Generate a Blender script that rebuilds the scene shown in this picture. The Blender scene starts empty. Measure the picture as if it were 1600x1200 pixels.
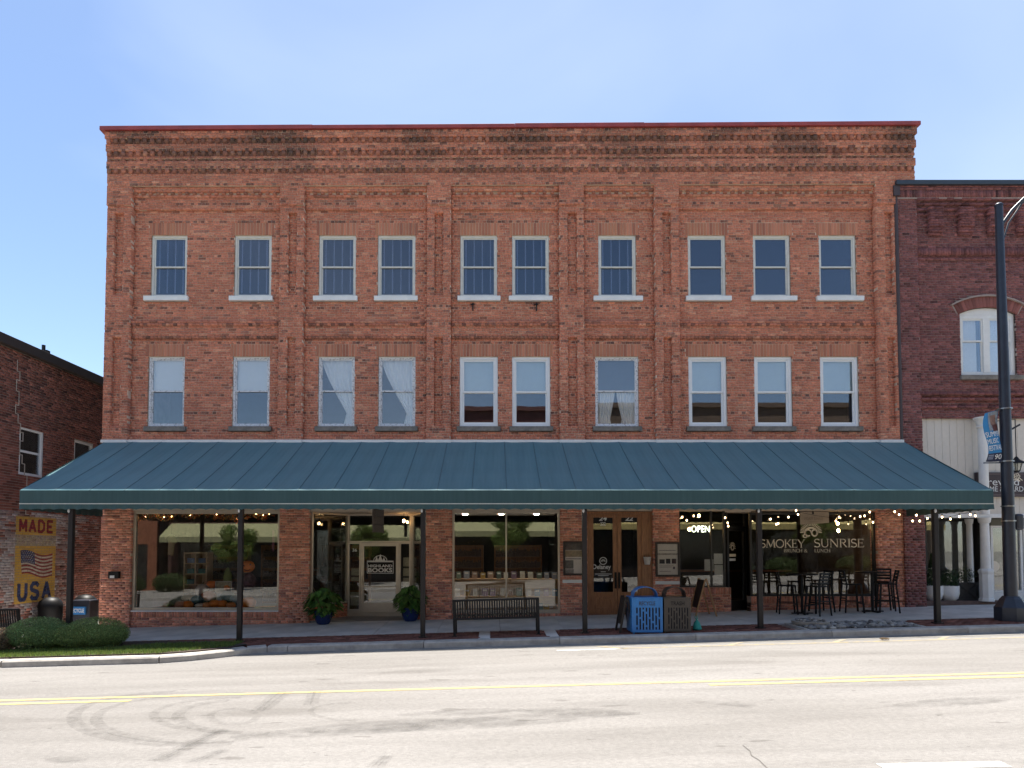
import bpy, math, random
import numpy as np
from mathutils import Vector, Matrix, noise
random.seed(7); RNG = np.random.default_rng(7)
R = math.radians
scn = bpy.context.scene
COL = scn.collection
# ---------------------------------------------------------------- camera
CY, CZ, LENS, PITCH, SHX, SHY = -18.0, 1.9, 36*990/1600, R(2.2), 0.0175, 0.13875
cd = bpy.data.cameras.new('camera'); cam = bpy.data.objects.new('camera', cd); COL.objects.link(cam)
cd.sensor_width = 36; cd.lens = LENS; cd.shift_x = SHX; cd.shift_y = SHY; cd.clip_end = 2000; cd.clip_start = 0.05
cam.location = (0, CY, CZ); cam.rotation_euler = (math.pi/2+PITCH, 0, 0); scn.camera = cam
# ---------------------------------------------------------------- sky, sun, exposure
SUN_E, SUN_A = R(74.5), R(-4)
wd = bpy.data.worlds.new('World'); scn.world = wd; wd.use_nodes = True
nt = wd.node_tree; nt.nodes.clear()
o_ = nt.nodes.new('ShaderNodeOutputWorld'); bg = nt.nodes.new('ShaderNodeBackground'); sky = nt.nodes.new('ShaderNodeTexSky')
sky.sky_type = 'NISHITA'; sky.sun_disc = False; sky.sun_elevation = SUN_E; sky.sun_rotation = SUN_A
sky.air_density = 1.0; sky.dust_density = .7; sky.ozone_density = 1.2; sky.altitude = 600
CLOUD = (5.1, 2.2, .7)
# thin cirrus, laid out by direction over the whole sky
tc = nt.nodes.new('ShaderNodeTexCoord'); mp = nt.nodes.new('ShaderNodeMapping'); mp.inputs['Scale'].default_value = (.9, .9, 2.0); mp.inputs['Location'].default_value = CLOUD
mp.inputs['Rotation'].default_value = (0.1, 0.5, 0.3)
nz = nt.nodes.new('ShaderNodeTexNoise'); nz.inputs['Scale'].default_value = 1.25; nz.inputs['Detail'].default_value = 5; nz.inputs['Roughness'].default_value = .45
nz.inputs['Distortion'].default_value = .6
mr = nt.nodes.new('ShaderNodeMapRange'); mr.inputs[1].default_value = .42; mr.inputs[2].default_value = .8; mr.inputs[3].default_value = 0; mr.inputs[4].default_value = .26
mx = nt.nodes.new('ShaderNodeMix'); mx.data_type = 'RGBA'; mx.inputs[7].default_value = (6.6, 7.0, 7.6, 1)
L = nt.links.new
L(tc.outputs['Generated'], mp.inputs['Vector']); L(mp.outputs[0], nz.inputs['Vector']); L(nz.outputs['Fac'], mr.inputs[0])
L(mr.outputs[0], mx.inputs[0]); L(sky.outputs[0], mx.inputs[6]); L(mx.outputs[2], bg.inputs[0]); L(bg.outputs[0], o_.inputs[0])
bg.inputs[1].default_value = 0.047
sl = bpy.data.lights.new('sun', 'SUN'); sl.energy = 2.6; sl.angle = R(.5); sl.color = (1, .95, .87)
so = bpy.data.objects.new('sun', sl); COL.objects.link(so)
sv = Vector((math.sin(SUN_A)*math.cos(SUN_E), math.cos(SUN_A)*math.cos(SUN_E), math.sin(SUN_E)))
so.rotation_euler = sv.to_track_quat('Z', 'Y').to_euler(); so.location = (0, 20, 40)
vs = scn.view_settings; vs.view_transform = 'Standard'; vs.look = 'None'; vs.exposure = 2.25; vs.gamma = 1; vs.use_curve_mapping = False
scn.cycles.transparent_max_bounces = 16; scn.cycles.max_bounces = 8
# ---------------------------------------------------------------- pixel -> place helpers
def ray(px, py):
    u = (px-800)/1600+SHX; v = (600-py)/1600+SHY; d = Vector((u, v, -LENS/36))
    return Matrix.Rotation(math.pi/2+PITCH, 3, 'X') @ d
def F(px, py, y=0.0):
    d = ray(px, py); t = (y-CY)/d.y; return d.x*t, CZ+d.z*t
def FX(px, py, X):
    d = ray(px, py); t = X/d.x; return CY+d.y*t, CZ+d.z*t
def X_(px, py=880, y=0.0): return F(px, py, y)[0]
def Z_(py, y=0.0): return F(772, py, y)[1]
SL = .027
def zg(x): return SL*max(-45, min(45, x))
def zw(x, y): return zg(x)+.02*max(-4.2, min(0, y))       # pavement, falling to the kerb
def zr(x, y): return zg(x)-.215+.03*max(0, 1-abs(y+8.6)/4.5)  # road with a little crown
# ---------------------------------------------------------------- materials
MATS = {}
def newmat(name):
    m = bpy.data.materials.new(name); m.use_nodes = True; n = m.node_tree.nodes; return m, n, m.node_tree.links.new, n['Principled BSDF']
def mat(name, col, rough=.6, metal=0, var=.12, scale=6, bump=0, bscale=60, emit=None, spec=.5, coord='Object', stretch=(1,1,1)):
    if name in MATS: return MATS[name]
    m, n, L, b = newmat(name); MATS[name] = m
    b.inputs['Roughness'].default_value = rough; b.inputs['Metallic'].default_value = metal; b.inputs['Specular IOR Level'].default_value = spec
    t = n.new('ShaderNodeTexCoord'); mp = n.new('ShaderNodeMapping'); mp.inputs['Scale'].default_value = stretch; L(t.outputs[coord], mp.inputs[0])
    z = n.new('ShaderNodeTexNoise'); z.inputs['Scale'].default_value = scale; z.inputs['Detail'].default_value = 6; z.inputs['Roughness'].default_value = .6
    L(mp.outputs[0], z.inputs['Vector'])
    cr = n.new('ShaderNodeValToRGB'); e = cr.color_ramp.elements
    e[0].position = .3; e[1].position = .72
    e[0].color = (*[c*(1-var) for c in col], 1); e[1].color = (*[min(1, c*(1+var)) for c in col], 1)
    L(z.outputs['Fac'], cr.inputs[0]); L(cr.outputs[0], b.inputs['Base Color'])
    if bump:
        z2 = n.new('ShaderNodeTexNoise'); z2.inputs['Scale'].default_value = bscale; z2.inputs['Detail'].default_value = 4; L(mp.outputs[0], z2.inputs['Vector'])
        bp = n.new('ShaderNodeBump'); bp.inputs['Strength'].default_value = bump; bp.inputs['Distance'].default_value = .01
        L(z2.outputs['Fac'], bp.inputs['Height']); L(bp.outputs[0], b.inputs['Normal'])
    if emit:
        b.inputs['Emission Color'].default_value = (*emit[:3], 1); b.inputs['Emission Strength'].default_value = emit[3]
    return m
def attrmat(name, rough=.85, var=.25, scale=14, bump=.3, bscale=90, stretch=(1,1,1), trans=0):
    m, n, L, b = newmat(name); MATS[name] = m
    b.inputs['Roughness'].default_value = rough; b.inputs['Specular IOR Level'].default_value = .3
    a = n.new('ShaderNodeAttribute'); a.attribute_name = 'Col'
    t = n.new('ShaderNodeTexCoord'); z = n.new('ShaderNodeTexNoise'); z.inputs['Scale'].default_value = scale; z.inputs['Detail'].default_value = 7
    mp = n.new('ShaderNodeMapping'); mp.inputs['Scale'].default_value = stretch; L(t.outputs['Object'], mp.inputs[0]); L(mp.outputs[0], z.inputs['Vector'])
    mr = n.new('ShaderNodeMapRange'); mr.inputs[1].default_value = .3; mr.inputs[2].default_value = .7; mr.inputs[3].default_value = 1-var; mr.inputs[4].default_value = 1+var
    L(z.outputs['Fac'], mr.inputs[0])
    mm = n.new('ShaderNodeVectorMath'); mm.operation = 'SCALE'; L(a.outputs['Color'], mm.inputs[0]); L(mr.outputs[0], mm.inputs['Scale']); L(mm.outputs[0], b.inputs['Base Color'])
    if bump:
        z2 = n.new('ShaderNodeTexNoise'); z2.inputs['Scale'].default_value = bscale; L(t.outputs['Object'], z2.inputs['Vector'])
        bp = n.new('ShaderNodeBump'); bp.inputs['Strength'].default_value = bump; bp.inputs['Distance'].default_value = .01
        L(z2.outputs['Fac'], bp.inputs['Height']); L(bp.outputs[0], b.inputs['Normal'])
    if trans:
        tr = n.new('ShaderNodeBsdfTranslucent'); L(mm.outputs[0], tr.inputs[0]); ms = n.new('ShaderNodeMixShader'); ms.inputs[0].default_value = trans
        L(b.outputs[0], ms.inputs[1]); L(tr.outputs[0], ms.inputs[2]); L(ms.outputs[0], n['Material Output'].inputs[0])
    return m
def glass(name, tint=(.9,.93,.92), lo=.09, hi=.9, rough=0.0, wav=0):
    m, n, L, b = newmat(name); MATS[name] = m; n.remove(b)
    tr = n.new('ShaderNodeBsdfTransparent'); tr.inputs[0].default_value = (*tint, 1)
    gl = n.new('ShaderNodeBsdfGlossy'); gl.inputs['Roughness'].default_value = rough; gl.inputs['Color'].default_value = (.95, .97, 1, 1)
    fr = n.new('ShaderNodeFresnel'); fr.inputs[0].default_value = 1.5
    mr = n.new('ShaderNodeMapRange'); mr.inputs[1].default_value = .04; mr.inputs[2].default_value = 1; mr.inputs[3].default_value = lo; mr.inputs[4].default_value = hi
    L(fr.outputs[0], mr.inputs[0])
    ms = n.new('ShaderNodeMixShader'); L(mr.outputs[0], ms.inputs[0]); L(tr.outputs[0], ms.inputs[1]); L(gl.outputs[0], ms.inputs[2]); L(ms.outputs[0], n['Material Output'].inputs[0])
    if wav:
        t = n.new('ShaderNodeTexCoord'); z = n.new('ShaderNodeTexNoise'); z.inputs['Scale'].default_value = 1.3; z.inputs['Detail'].default_value = 1; L(t.outputs['Object'], z.inputs['Vector'])
        bp = n.new('ShaderNodeBump'); bp.inputs['Strength'].default_value = wav; bp.inputs['Distance'].default_value = .02; L(z.outputs['Fac'], bp.inputs['Height']); L(bp.outputs[0], gl.inputs['Normal'])
    return m
# ---------------------------------------------------------------- mesh building
WORLD = {}
def wpos(o): return WORLD.get(o.name, Vector((0, 0, 0)))
def tag(o, label=None, cat=None, group=None, kind=None):
    if label: o['label'] = label
    if cat: o['category'] = cat
    if group: o['group'] = group
    if kind: o['kind'] = kind
    return o
def thing(name, label, cat, loc=(0, 0, 0), group=None):
    o = bpy.data.objects.new(name, None); o.empty_display_size = .3; COL.objects.link(o); o.location = loc; WORLD[o.name] = Vector(loc)
    return tag(o, label, cat, group)
def link(name, me, parent=None, loc=(0, 0, 0)):
    o = bpy.data.objects.new(name, me); COL.objects.link(o)
    w = Vector(loc); WORLD[o.name] = w
    if parent: o.parent = parent; o.location = w-wpos(parent)
    else: o.location = w
    return o
def np_mesh(name, V, Fq, m, col=None, smooth=False):
    V = np.asarray(V, dtype=np.float32).reshape(-1, 3); Fq = np.asarray(Fq, dtype=np.int32); k = Fq.shape[1]
    me = bpy.data.meshes.new(name); me.vertices.add(len(V)); me.vertices.foreach_set('co', V.ravel())
    me.loops.add(Fq.size); me.loops.foreach_set('vertex_index', Fq.ravel()); me.polygons.add(len(Fq))
    me.polygons.foreach_set('loop_start', np.arange(0, Fq.size, k, dtype=np.int32)); me.polygons.foreach_set('loop_total', np.full(len(Fq), k, dtype=np.int32))
    if smooth: me.polygons.foreach_set('use_smooth', np.ones(len(Fq), dtype=bool))
    me.update(calc_edges=True); me.materials.append(m)
    if col is not None:
        a = me.color_attributes.new('Col', 'FLOAT_COLOR', 'POINT'); c = np.ones((len(V), 4), dtype=np.float32); c[:, :3] = col; a.data.foreach_set('color', c.ravel())
    return me
class MB:
    def __init__(s): s.v = []; s.f = []
    def add(s, vs, fs):
        b = len(s.v); s.v += [tuple(p) for p in vs]; s.f += [tuple(b+i for i in f) for f in fs]; return s
    def box(s, x0, x1, y0, y1, z0, z1):
        return s.add([(x0,y0,z0),(x1,y0,z0),(x1,y1,z0),(x0,y1,z0),(x0,y0,z1),(x1,y0,z1),(x1,y1,z1),(x0,y1,z1)],
                     [(0,3,2,1),(4,5,6,7),(0,1,5,4),(1,2,6,5),(2,3,7,6),(3,0,4,7)])
    def hexa(s, lo, hi): # two quads
        return s.add(list(lo)+list(hi), [(0,3,2,1),(4,5,6,7),(0,1,5,4),(1,2,6,5),(2,3,7,6),(3,0,4,7)])
    def bar(s, a, b, w, h=None, up=(0, 0, 1)): # rectangular bar from a to b
        a = Vector(a); b = Vector(b); d = (b-a).normalized(); u = Vector(up)
        if abs(d.dot(u)) > .98: u = Vector((0, 1, 0))
        r = d.cross(u).normalized()*(w/2); t = r.cross(d).normalized()*((h or w)/2)
        return s.hexa([a-r-t, a+r-t, a+r+t, a-r+t], [b-r-t, b+r-t, b+r+t, b-r+t])
    def frame(s, x0, x1, z0, z1, w, y0, y1, wb=None, wt=None):
        wb = w if wb is None else wb; wt = w if wt is None else wt
        s.box(x0, x0+w, y0, y1, z0, z1); s.box(x1-w, x1, y0, y1, z0, z1); s.box(x0+w, x1-w, y0, y1, z0, z0+wb); s.box(x0+w, x1-w, y0, y1, z1-wt, z1); return s
    def tube(s, pts, r, n=8, cap=True):
        pts = [Vector(p) for p in pts]; rs = r if isinstance(r, (list, tuple)) else [r]*len(pts); b = len(s.v); ref = None
        for i, p in enumerate(pts):
            d = (pts[min(i+1, len(pts)-1)]-pts[max(i-1, 0)]).normalized()
            if ref is None: ref = d.orthogonal().normalized()
            ref = (ref-d*ref.dot(d)).normalized(); q = d.cross(ref)
            for k in range(n):
                a = 2*math.pi*k/n; s.v.append(tuple(p+(ref*math.cos(a)+q*math.sin(a))*rs[i]))
        for i in range(len(pts)-1):
            for k in range(n): s.f.append((b+i*n+k, b+i*n+(k+1)%n, b+(i+1)*n+(k+1)%n, b+(i+1)*n+k))
        if cap: s.f.append(tuple(b+k for k in reversed(range(n)))); s.f.append(tuple(b+(len(pts)-1)*n+k for k in range(n)))
        return s
    def lathe(s, prof, c=(0, 0, 0), n=20, a0=0):
        b = len(s.v)
        for r, z in prof:
            for k in range(n):
                a = a0+2*math.pi*k/n; s.v.append((c[0]+r*math.cos(a), c[1]+r*math.sin(a), c[2]+z))
        for i in range(len(prof)-1):
            for k in range(n): s.f.append((b+i*n+k, b+i*n+(k+1)%n, b+(i+1)*n+(k+1)%n, b+(i+1)*n+k))
        s.f.append(tuple(b+k for k in reversed(range(n)))); s.f.append(tuple(b+(len(prof)-1)*n+k for k in range(n))); return s
    def prism(s, poly, y0, y1): # polygon in x,z
        n = len(poly); return s.add([(x, y0, z) for x, z in poly]+[(x, y1, z) for x, z in poly],
            [tuple(range(n)), tuple(reversed(range(n, 2*n)))]+[(i, i+n, (i+1)%n+n, (i+1)%n) for i in range(n)])
    def prismz(s, poly, z0, z1):
        n = len(poly); return s.add([(x, y, z0) for x, y in poly]+[(x, y, z1) for x, y in poly],
            [tuple(reversed(range(n))), tuple(range(n, 2*n))]+[(i, (i+1)%n, (i+1)%n+n, i+n) for i in range(n)])
    def ball(s, c, r, n=14, m=8, lobes=0, amp=0):
        b = len(s.v); rx, ry, rz = r if isinstance(r, tuple) else (r, r, r)
        for i in range(m+1):
            t = math.pi*i/m
            for k in range(n):
                a = 2*math.pi*k/n; q = 1+(amp*(abs(math.cos(lobes*a/2))-.5)*math.sin(t) if lobes else 0)
                s.v.append((c[0]+rx*q*math.sin(t)*math.cos(a), c[1]+ry*q*math.sin(t)*math.sin(a), c[2]+rz*math.cos(t)*(1-(.12*math.exp(-(t*3)**2) if lobes else 0))))
        for i in range(m):
            for k in range(n): s.f.append((b+i*n+k, b+(i+1)*n+k, b+(i+1)*n+(k+1)%n, b+i*n+(k+1)%n))
        return s
    def quad(s, a, b, c, d): return s.add([a, b, c, d], [(0, 1, 2, 3)])
    def stroke(s, pts, w, y0, y1): # flat stroke in the x,z plane
        for i in range(len(pts)-1):
            a = Vector((pts[i][0], pts[i][1])); b = Vector((pts[i+1][0], pts[i+1][1])); d = b-a
            if d.length < 1e-6: continue
            d.normalize(); e = d*w*.18; n = Vector((-d.y, d.x))*(w/2); a = a-e; b = b+e
            P = [a-n, b-n, b+n, a+n]; s.prism([(p.x, p.y) for p in P], y0+.0001*(i%2), y1)
        return s
    def xf(s, fn): s.v = [tuple(fn(*p)) for p in s.v]; return s
    def mesh(s, name, m, smooth=False, org=(0, 0, 0)):
        me = bpy.data.meshes.new(name); me.from_pydata([(x-org[0], y-org[1], z-org[2]) for x, y, z in s.v], [], s.f); me.materials.append(m)
        if smooth:
            me.polygons.foreach_set('use_smooth', [True]*len(me.polygons)); me.update()
        return me
    def build(s, name, m, parent=None, smooth=False, bevel=0, keep=False):
        if keep: org = Vector(wpos(parent)) if parent else Vector((0, 0, 0))
        else:
            a = np.array(s.v); lo = a.min(0); hi = a.max(0); org = Vector(((lo[0]+hi[0])/2, (lo[1]+hi[1])/2, lo[2]))
        o = link(name, s.mesh(name, m, smooth, org), parent, org)
        if bevel:
            md = o.modifiers.new('bevel', 'BEVEL'); md.width = bevel; md.segments = 2; md.limit_method = 'ANGLE'
        if smooth: 
            try: o.data.set_sharp_from_angle(angle=R(40))
            except Exception: pass
        return o
def copy_tree(o, parent=None):
    c = o.copy(); COL.objects.link(c); c.parent = parent
    for ch in list(o.children): copy_tree(ch, c)
    return c
# ---------------------------------------------------------------- bricks
CH = .0725
def vn(x, z, s=1.0, o=0): return noise.noise(Vector((x*s+o, z*s, o*1.7)))
def subtract(a, b, cuts):
    segs = [(a, b)]
    for c, d in cuts:
        out = []
        for p, q in segs:
            if d <= p or c >= q: out.append((p, q)); continue
            if c > p: out.append((p, c))
            if d < q: out.append((d, q))
        segs = out
    return segs
def field(B, x0, x1, z0, z1, yf, pal, dep=.03, holes=(), ch=CH, bl=.215, hdr=7, mort=.010, jit=.002, zbase=None):
    k0 = round(z0/ch); k1 = round(z1/ch)
    for k in range(k0, k1):
        za, zb = k*ch+mort/2, (k+1)*ch-mort/2; zm = (za+zb)/2
        cuts = [(h[0], h[1]) for h in holes if h[2] < zm < h[3]]
        hd = hdr and k % hdr == 3; l = bl/2 if hd else bl; off = (k % 2)*l/2+.013*((k*7) % 5)
        for a, b in subtract(x0, x1, cuts):
            i0 = math.floor((a-off)/l); i1 = math.ceil((b-off)/l)
            for i in range(i0, i1):
                p = max(a, i*l+off+mort/2); q = min(b, (i+1)*l+off-mort/2)
                if q-p < .02: continue
                if zbase and zb < zbase((p+q)/2)-.06: continue
                j = random.uniform(-jit, jit); dz = random.uniform(-.0012, .0012)
                B.append((p, q, yf+j, yf+dep, za+dz, zb+dz, *pal((p+q)/2, zm, hd)))
def soldiers(B, x0, x1, z0, z1, yf, pal, dep=.03, w=.0725, mort=.009):
    n = max(1, round((x1-x0)/w)); w = (x1-x0)/n
    for i in range(n):
        B.append((x0+i*w+mort/2, x0+(i+1)*w-mort/2, yf+random.uniform(-.002, .002), yf+dep, z0+mort/2, z1-mort/2, *pal(x0+(i+.5)*w, (z0+z1)/2, False)))
def dentils(B, x0, x1, z0, z1, yf, yb, pal, w=.11, gap=.10):
    n = round((x1-x0)/(w+gap)); st = (x1-x0)/n
    for i in range(n): B.append((x0+i*st, x0+i*st+w, yf, yb, z0, z1, *pal(x0+i*st, z0, True)))
BF = np.array([(0,1,5,4),(1,2,6,5),(3,0,4,7),(4,5,6,7),(0,3,2,1)], dtype=np.int32)
def bricks_mesh(name, B, m, parent, fn=None):
    A = np.array(B, dtype=np.float64); n = len(A); x0, x1, y0, y1, z0, z1 = A[:, :6].T
    V = np.stack([np.stack(c, 1) for c in [(x0,y0,z0),(x1,y0,z0),(x1,y1,z0),(x0,y1,z0),(x0,y0,z1),(x1,y0,z1),(x1,y1,z1),(x0,y1,z1)]], 1).reshape(-1, 3)
    if fn: V = fn(V)
    Fq = (BF[None]+(np.arange(n)*8)[:, None, None]).reshape(-1, 4)
    me = np_mesh(name, V-np.array(wpos(parent)), Fq, m, np.repeat(A[:, 6:9], 8, 0))
    o = link(name, me, parent, wpos(parent)); o['kind'] = 'stuff'; return o
def wall_cells(mb, x0, x1, z0, z1, y, holes, depth, zbase=None):
    xs = sorted({x0, x1, *[min(max(v, x0), x1) for h in holes for v in h[:2]]}); zs = sorted({z0, z1, *[min(max(v, z0), z1) for h in holes for v in h[2:]]})
    for j in range(len(zs)-1):
        run = None
        for i in range(len(xs)):
            solid = i < len(xs)-1 and not any(h[0] < (xs[i]+xs[i+1])/2 < h[1] and h[2] < (zs[j]+zs[j+1])/2 < h[3] for h in holes)
            if solid and run is None: run = xs[i]
            if not solid and run is not None:
                mb.quad((run, y, zs[j]), (xs[i], y, zs[j]), (xs[i], y, zs[j+1]), (run, y, zs[j+1])); run = None
    for a, b, c, d in holes:
        mb.quad((a, y, c), (a, y, d), (a, y+depth, d), (a, y+depth, c)); mb.quad((b, y, d), (b, y, c), (b, y+depth, c), (b, y+depth, d))
        mb.quad((a, y, d), (b, y, d), (b, y+depth, d), (a, y+depth, d)); mb.quad((b, y, c), (a, y, c), (a, y+depth, c), (b, y+depth, c))
# ---------------------------------------------------------------- lettering
def text_mb(body, bold=0, shear=0, spacing=1):
    cu = bpy.data.curves.new('lettering', 'FONT'); cu.body = body; cu.size = 1; cu.offset = bold; cu.shear = shear; cu.resolution_u = 3; cu.space_character = spacing
    ob = bpy.data.objects.new('lettering', cu); COL.objects.link(ob); dg = bpy.context.evaluated_depsgraph_get(); dg.update()
    me = bpy.data.meshes.new_from_object(ob.evaluated_get(dg)); mb = MB(); mb.v = [tuple(v.co) for v in me.vertices]; mb.f = [tuple(p.vertices) for p in me.polygons]
    bpy.data.objects.remove(ob); bpy.data.curves.remove(cu); bpy.data.meshes.remove(me); return mb
def fit(mb, x0, x1, z0, z1, y, fn=None): # fit flat text into a rectangle of the x,z plane facing -y
    a = np.array(mb.v); lo = a.min(0); hi = a.max(0)
    mb.v = [(x0+(p[0]-lo[0])/(hi[0]-lo[0])*(x1-x0), y, z0+(p[1]-lo[1])/(hi[1]-lo[1])*(z1-z0)) for p in mb.v]
    if fn: mb.xf(fn)
    return mb
def arc(cx, cy, rx, ry, a0, a1, n=12): return [(cx+rx*math.cos(R(a0+(a1-a0)*i/n)), cy+ry*math.sin(R(a0+(a1-a0)*i/n))) for i in range(n+1)]
TH, TN, SF = .125, .06, .05
def sf(x, z, w=.1): return ([(x-w, z), (x+w, z)], SF)
SERIF = {
 'S': (.62, [(arc(.3,.74,.22,.235,25,270), .1), (arc(.3,.265,.25,.245,90,-150), .1), ([(.5,.84),(.51,.99)], .04), ([(.07,.16),(.06,.01)], .04)]),
 'M': (1.12, [([(.12,.02),(.2,.98)], TN), ([(.2,.98),(.55,.06)], TH), ([(.55,.06),(.9,.98)], TN), ([(.9,.98),(1.0,.02)], TH), sf(.12,.02,.09), sf(1.0,.02,.1), sf(.16,.98,.08), sf(.94,.98,.08)]),
 'O': (.98, [(arc(.48,.5,.43,.49,0,360,24), .1)]),
 'K': (.82, [([(.14,0),(.14,1)], TH), ([(.18,.45),(.68,.98)], TN), ([(.33,.58),(.74,.02)], TH), sf(.14,.02), sf(.14,.98), sf(.67,.98,.1), sf(.74,.02,.09)]),
 'E': (.68, [([(.14,0),(.14,1)], TH), ([(.14,.97),(.58,.97)], TN), ([(.14,.52),(.48,.52)], TN), ([(.14,.03),(.62,.03)], TN), ([(.58,.99),(.56,.82)], .04), ([(.62,.01),(.64,.2)], .04), ([(.48,.42),(.48,.62)], .04), sf(.1,.02,.06), sf(.1,.98,.06)]),
 'Y': (.84, [([(.08,.98),(.42,.45)], TH), ([(.76,.98),(.42,.45)], TN), ([(.42,.48),(.42,0)], TH), sf(.42,.02), sf(.08,.98,.1), sf(.76,.98,.09)]),
 'U': (.86, [([(.14,.98),(.14,.34)], TH), (arc(.42,.33,.28,.31,180,360), .09), ([(.7,.34),(.7,.98)], TN), sf(.14,.98), sf(.7,.98,.09)]),
 'N': (.92, [([(.14,.02),(.14,.96)], TN), ([(.14,.97),(.76,.03)], TH), ([(.76,.02),(.76,.98)], TN), sf(.14,.02,.09), sf(.76,.98,.09), sf(.1,.98,.07)]),
 'R': (.8, [([(.14,0),(.14,1)], TH), (arc(.36,.75,.24,.22,90,-90), .09), ([(.14,.97),(.38,.97)], TN), ([(.14,.53),(.38,.53)], TN), ([(.36,.53),(.7,.02)], TH), sf(.14,.02), sf(.1,.98,.06), sf(.71,.02,.07)]),
 'I': (.3, [([(.15,0),(.15,1)], TH), sf(.15,.02), sf(.15,.98)]),
 'B': (.74, [([(.14,0),(.14,1)], TH), (arc(.36,.76,.2,.21,90,-90), .09), (arc(.38,.27,.26,.25,90,-90), .09), ([(.1,.97),(.38,.97)], TN), ([(.14,.53),(.4,.53)], TN), ([(.1,.03),(.4,.03)], TN)]),
 'C': (.8, [(arc(.45,.5,.38,.48,45,315,18), .1), ([(.72,.8),(.73,.98)], .04), ([(.72,.2),(.73,.02)], .04)]),
 'H': (.9, [([(.14,0),(.14,1)], TH), ([(.74,0),(.74,1)], TH), ([(.14,.5),(.74,.5)], TN), sf(.14,.02), sf(.14,.98), sf(.74,.02), sf(.74,.98)]),
 'L': (.64, [([(.14,0),(.14,1)], TH), ([(.1,.03),(.58,.03)], TN), ([(.58,.02),(.6,.2)], .04), sf(.14,.98)]),
 '&': (.8, [(arc(.36,.76,.17,.2,-60,250), .08), ([(.22,.66),(.7,.03)], TH), (arc(.34,.27,.26,.25,120,330), .08), ([(.55,.16),(.7,.45)], TN)]),
 ' ': (.45, [])}
def serif_text(body, x0, x1, z0, z1, y0, y1):
    tot = sum(SERIF[c][0] for c in body); sx = (x1-x0)/tot; sz = z1-z0; mb = MB(); x = x0
    for c in body:
        w, st = SERIF[c]
        for pts, wd_ in st: mb.stroke([(x+p*sx, z0+q*sz) for p, q in pts], wd_*sz, y0, y1)
        x += w*sx
    return mb
# ---------------------------------------------------------------- leaves
def leaf_mesh(name, P, N, size, cols, m, asp=.5, jit=.9):
    n = len(P); D = RNG.normal(size=(n, 3)); D = D*jit+N; D /= np.linalg.norm(D, axis=1)[:, None]
    U = np.cross(D, RNG.normal(size=(n, 3))); U /= np.linalg.norm(U, axis=1)[:, None]; W = np.cross(D, U)
    s = (size*RNG.uniform(.6, 1.3, n))[:, None]
    V = np.stack([P-U*s, P-W*s*asp+D*s*.12, P+U*s, P+W*s*asp+D*s*.12], 1).reshape(-1, 3)
    Fq = (np.arange(n)*4)[:, None]+np.arange(4)[None]
    return np_mesh(name, V, Fq, m, np.repeat(cols, 4, 0))
def blob_points(c, r, n, shell=.55, flat=None):
    d = RNG.normal(size=(n, 3)); d /= np.linalg.norm(d, axis=1)[:, None]; q = (shell+(1-shell)*RNG.random(n)**.6)[:, None]
    P = np.array(c)+d*np.array(r)*q; return P, d
def leaf_cols(base, n, var=.35):
    k = np.exp(RNG.normal(0, var, n))[:, None]; c = np.array(base)[None]*k; c[:, 0] *= RNG.uniform(.8, 1.3, n); return np.clip(c, 0, .8)
# ================================================================ materials in use
M_brick = attrmat('brick', .88, .22, 16, .35, 120)
M_leaf = attrmat('leaf', .6, .15, 30, 0, trans=.25)
M_mortar = mat('mortar', (.62, .47, .36), .95, var=.3, scale=3, bump=.3)
M_mortar_d = mat('mortar_dark', (.22, .17, .14), .95, var=.3, scale=3)
M_mortar_l = mat('mortar_left_wall', (.33, .27, .22), .95, var=.25, scale=3)
M_con = mat('concrete', (.55, .52, .48), .9, var=.22, scale=1.3, bump=.25, bscale=80, coord='Object')
M_conk = mat('kerb_concrete', (.40, .37, .33), .92, var=.3, scale=4, bump=.3)
M_stone = mat('sill_stone', (.20, .18, .155), .9, var=.35, scale=8, bump=.3)
M_white = mat('white_paint', (.74, .73, .70), .5, var=.07, scale=5)
M_vinyl = mat('white_vinyl', (.80, .80, .79), .35, var=.03)
M_beige = mat('beige_paint', (.66, .64, .58), .5, var=.1)
M_alu = mat('champagne_aluminium', (.50, .44, .36), .38, metal=.55, var=.08)
M_tan = mat('tan_trim', (.46, .38, .30), .6, var=.1)
M_black = mat('black_metal', (.009, .009, .010), .5, var=.2, spec=.25)
M_bronze = mat('bronze_paint', (.018, .015, .015), .42, var=.2, spec=.3)
M_red = mat('red_coping', (.30, .05, .045), .5, var=.25, scale=2.2)
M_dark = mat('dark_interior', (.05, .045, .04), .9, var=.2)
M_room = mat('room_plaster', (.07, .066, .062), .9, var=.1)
M_woodf = mat('shop_floor_wood', (.12, .075, .045), .6, var=.3, scale=3, stretch=(1, 12, 1))
M_pine = mat('pine_wood', (.48, .33, .19), .6, var=.2, scale=3, stretch=(1, 1, 8))
M_oak = mat('stained_oak', (.29, .125, .052), .38, var=.4, scale=5, stretch=(7, 7, .8))
M_navy = mat('lamp_navy_paint', (.018, .022, .035), .38, var=.25, bump=.05)
M_let = mat('cream_vinyl_letters', (.80, .69, .53), .6, var=.03)
M_letw = mat('white_vinyl_letters', (.72, .72, .70), .6, var=.03)
M_gstore = glass('shop_glass', (.98, .99, .98), .075, .92)
M_gcase = glass('case_glass', (.97, .97, .97), .04, .6)
M_gfar = glass('far_shop_glass', (.9, .9, .9), .03, .5)
M_gup = glass('sash_glass', (.98, .99, .99), .10, .95, wav=.06)
M_gscr = glass('screened_glass', (.72, .76, .82), .095, .8, rough=.06, wav=.05)
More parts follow.
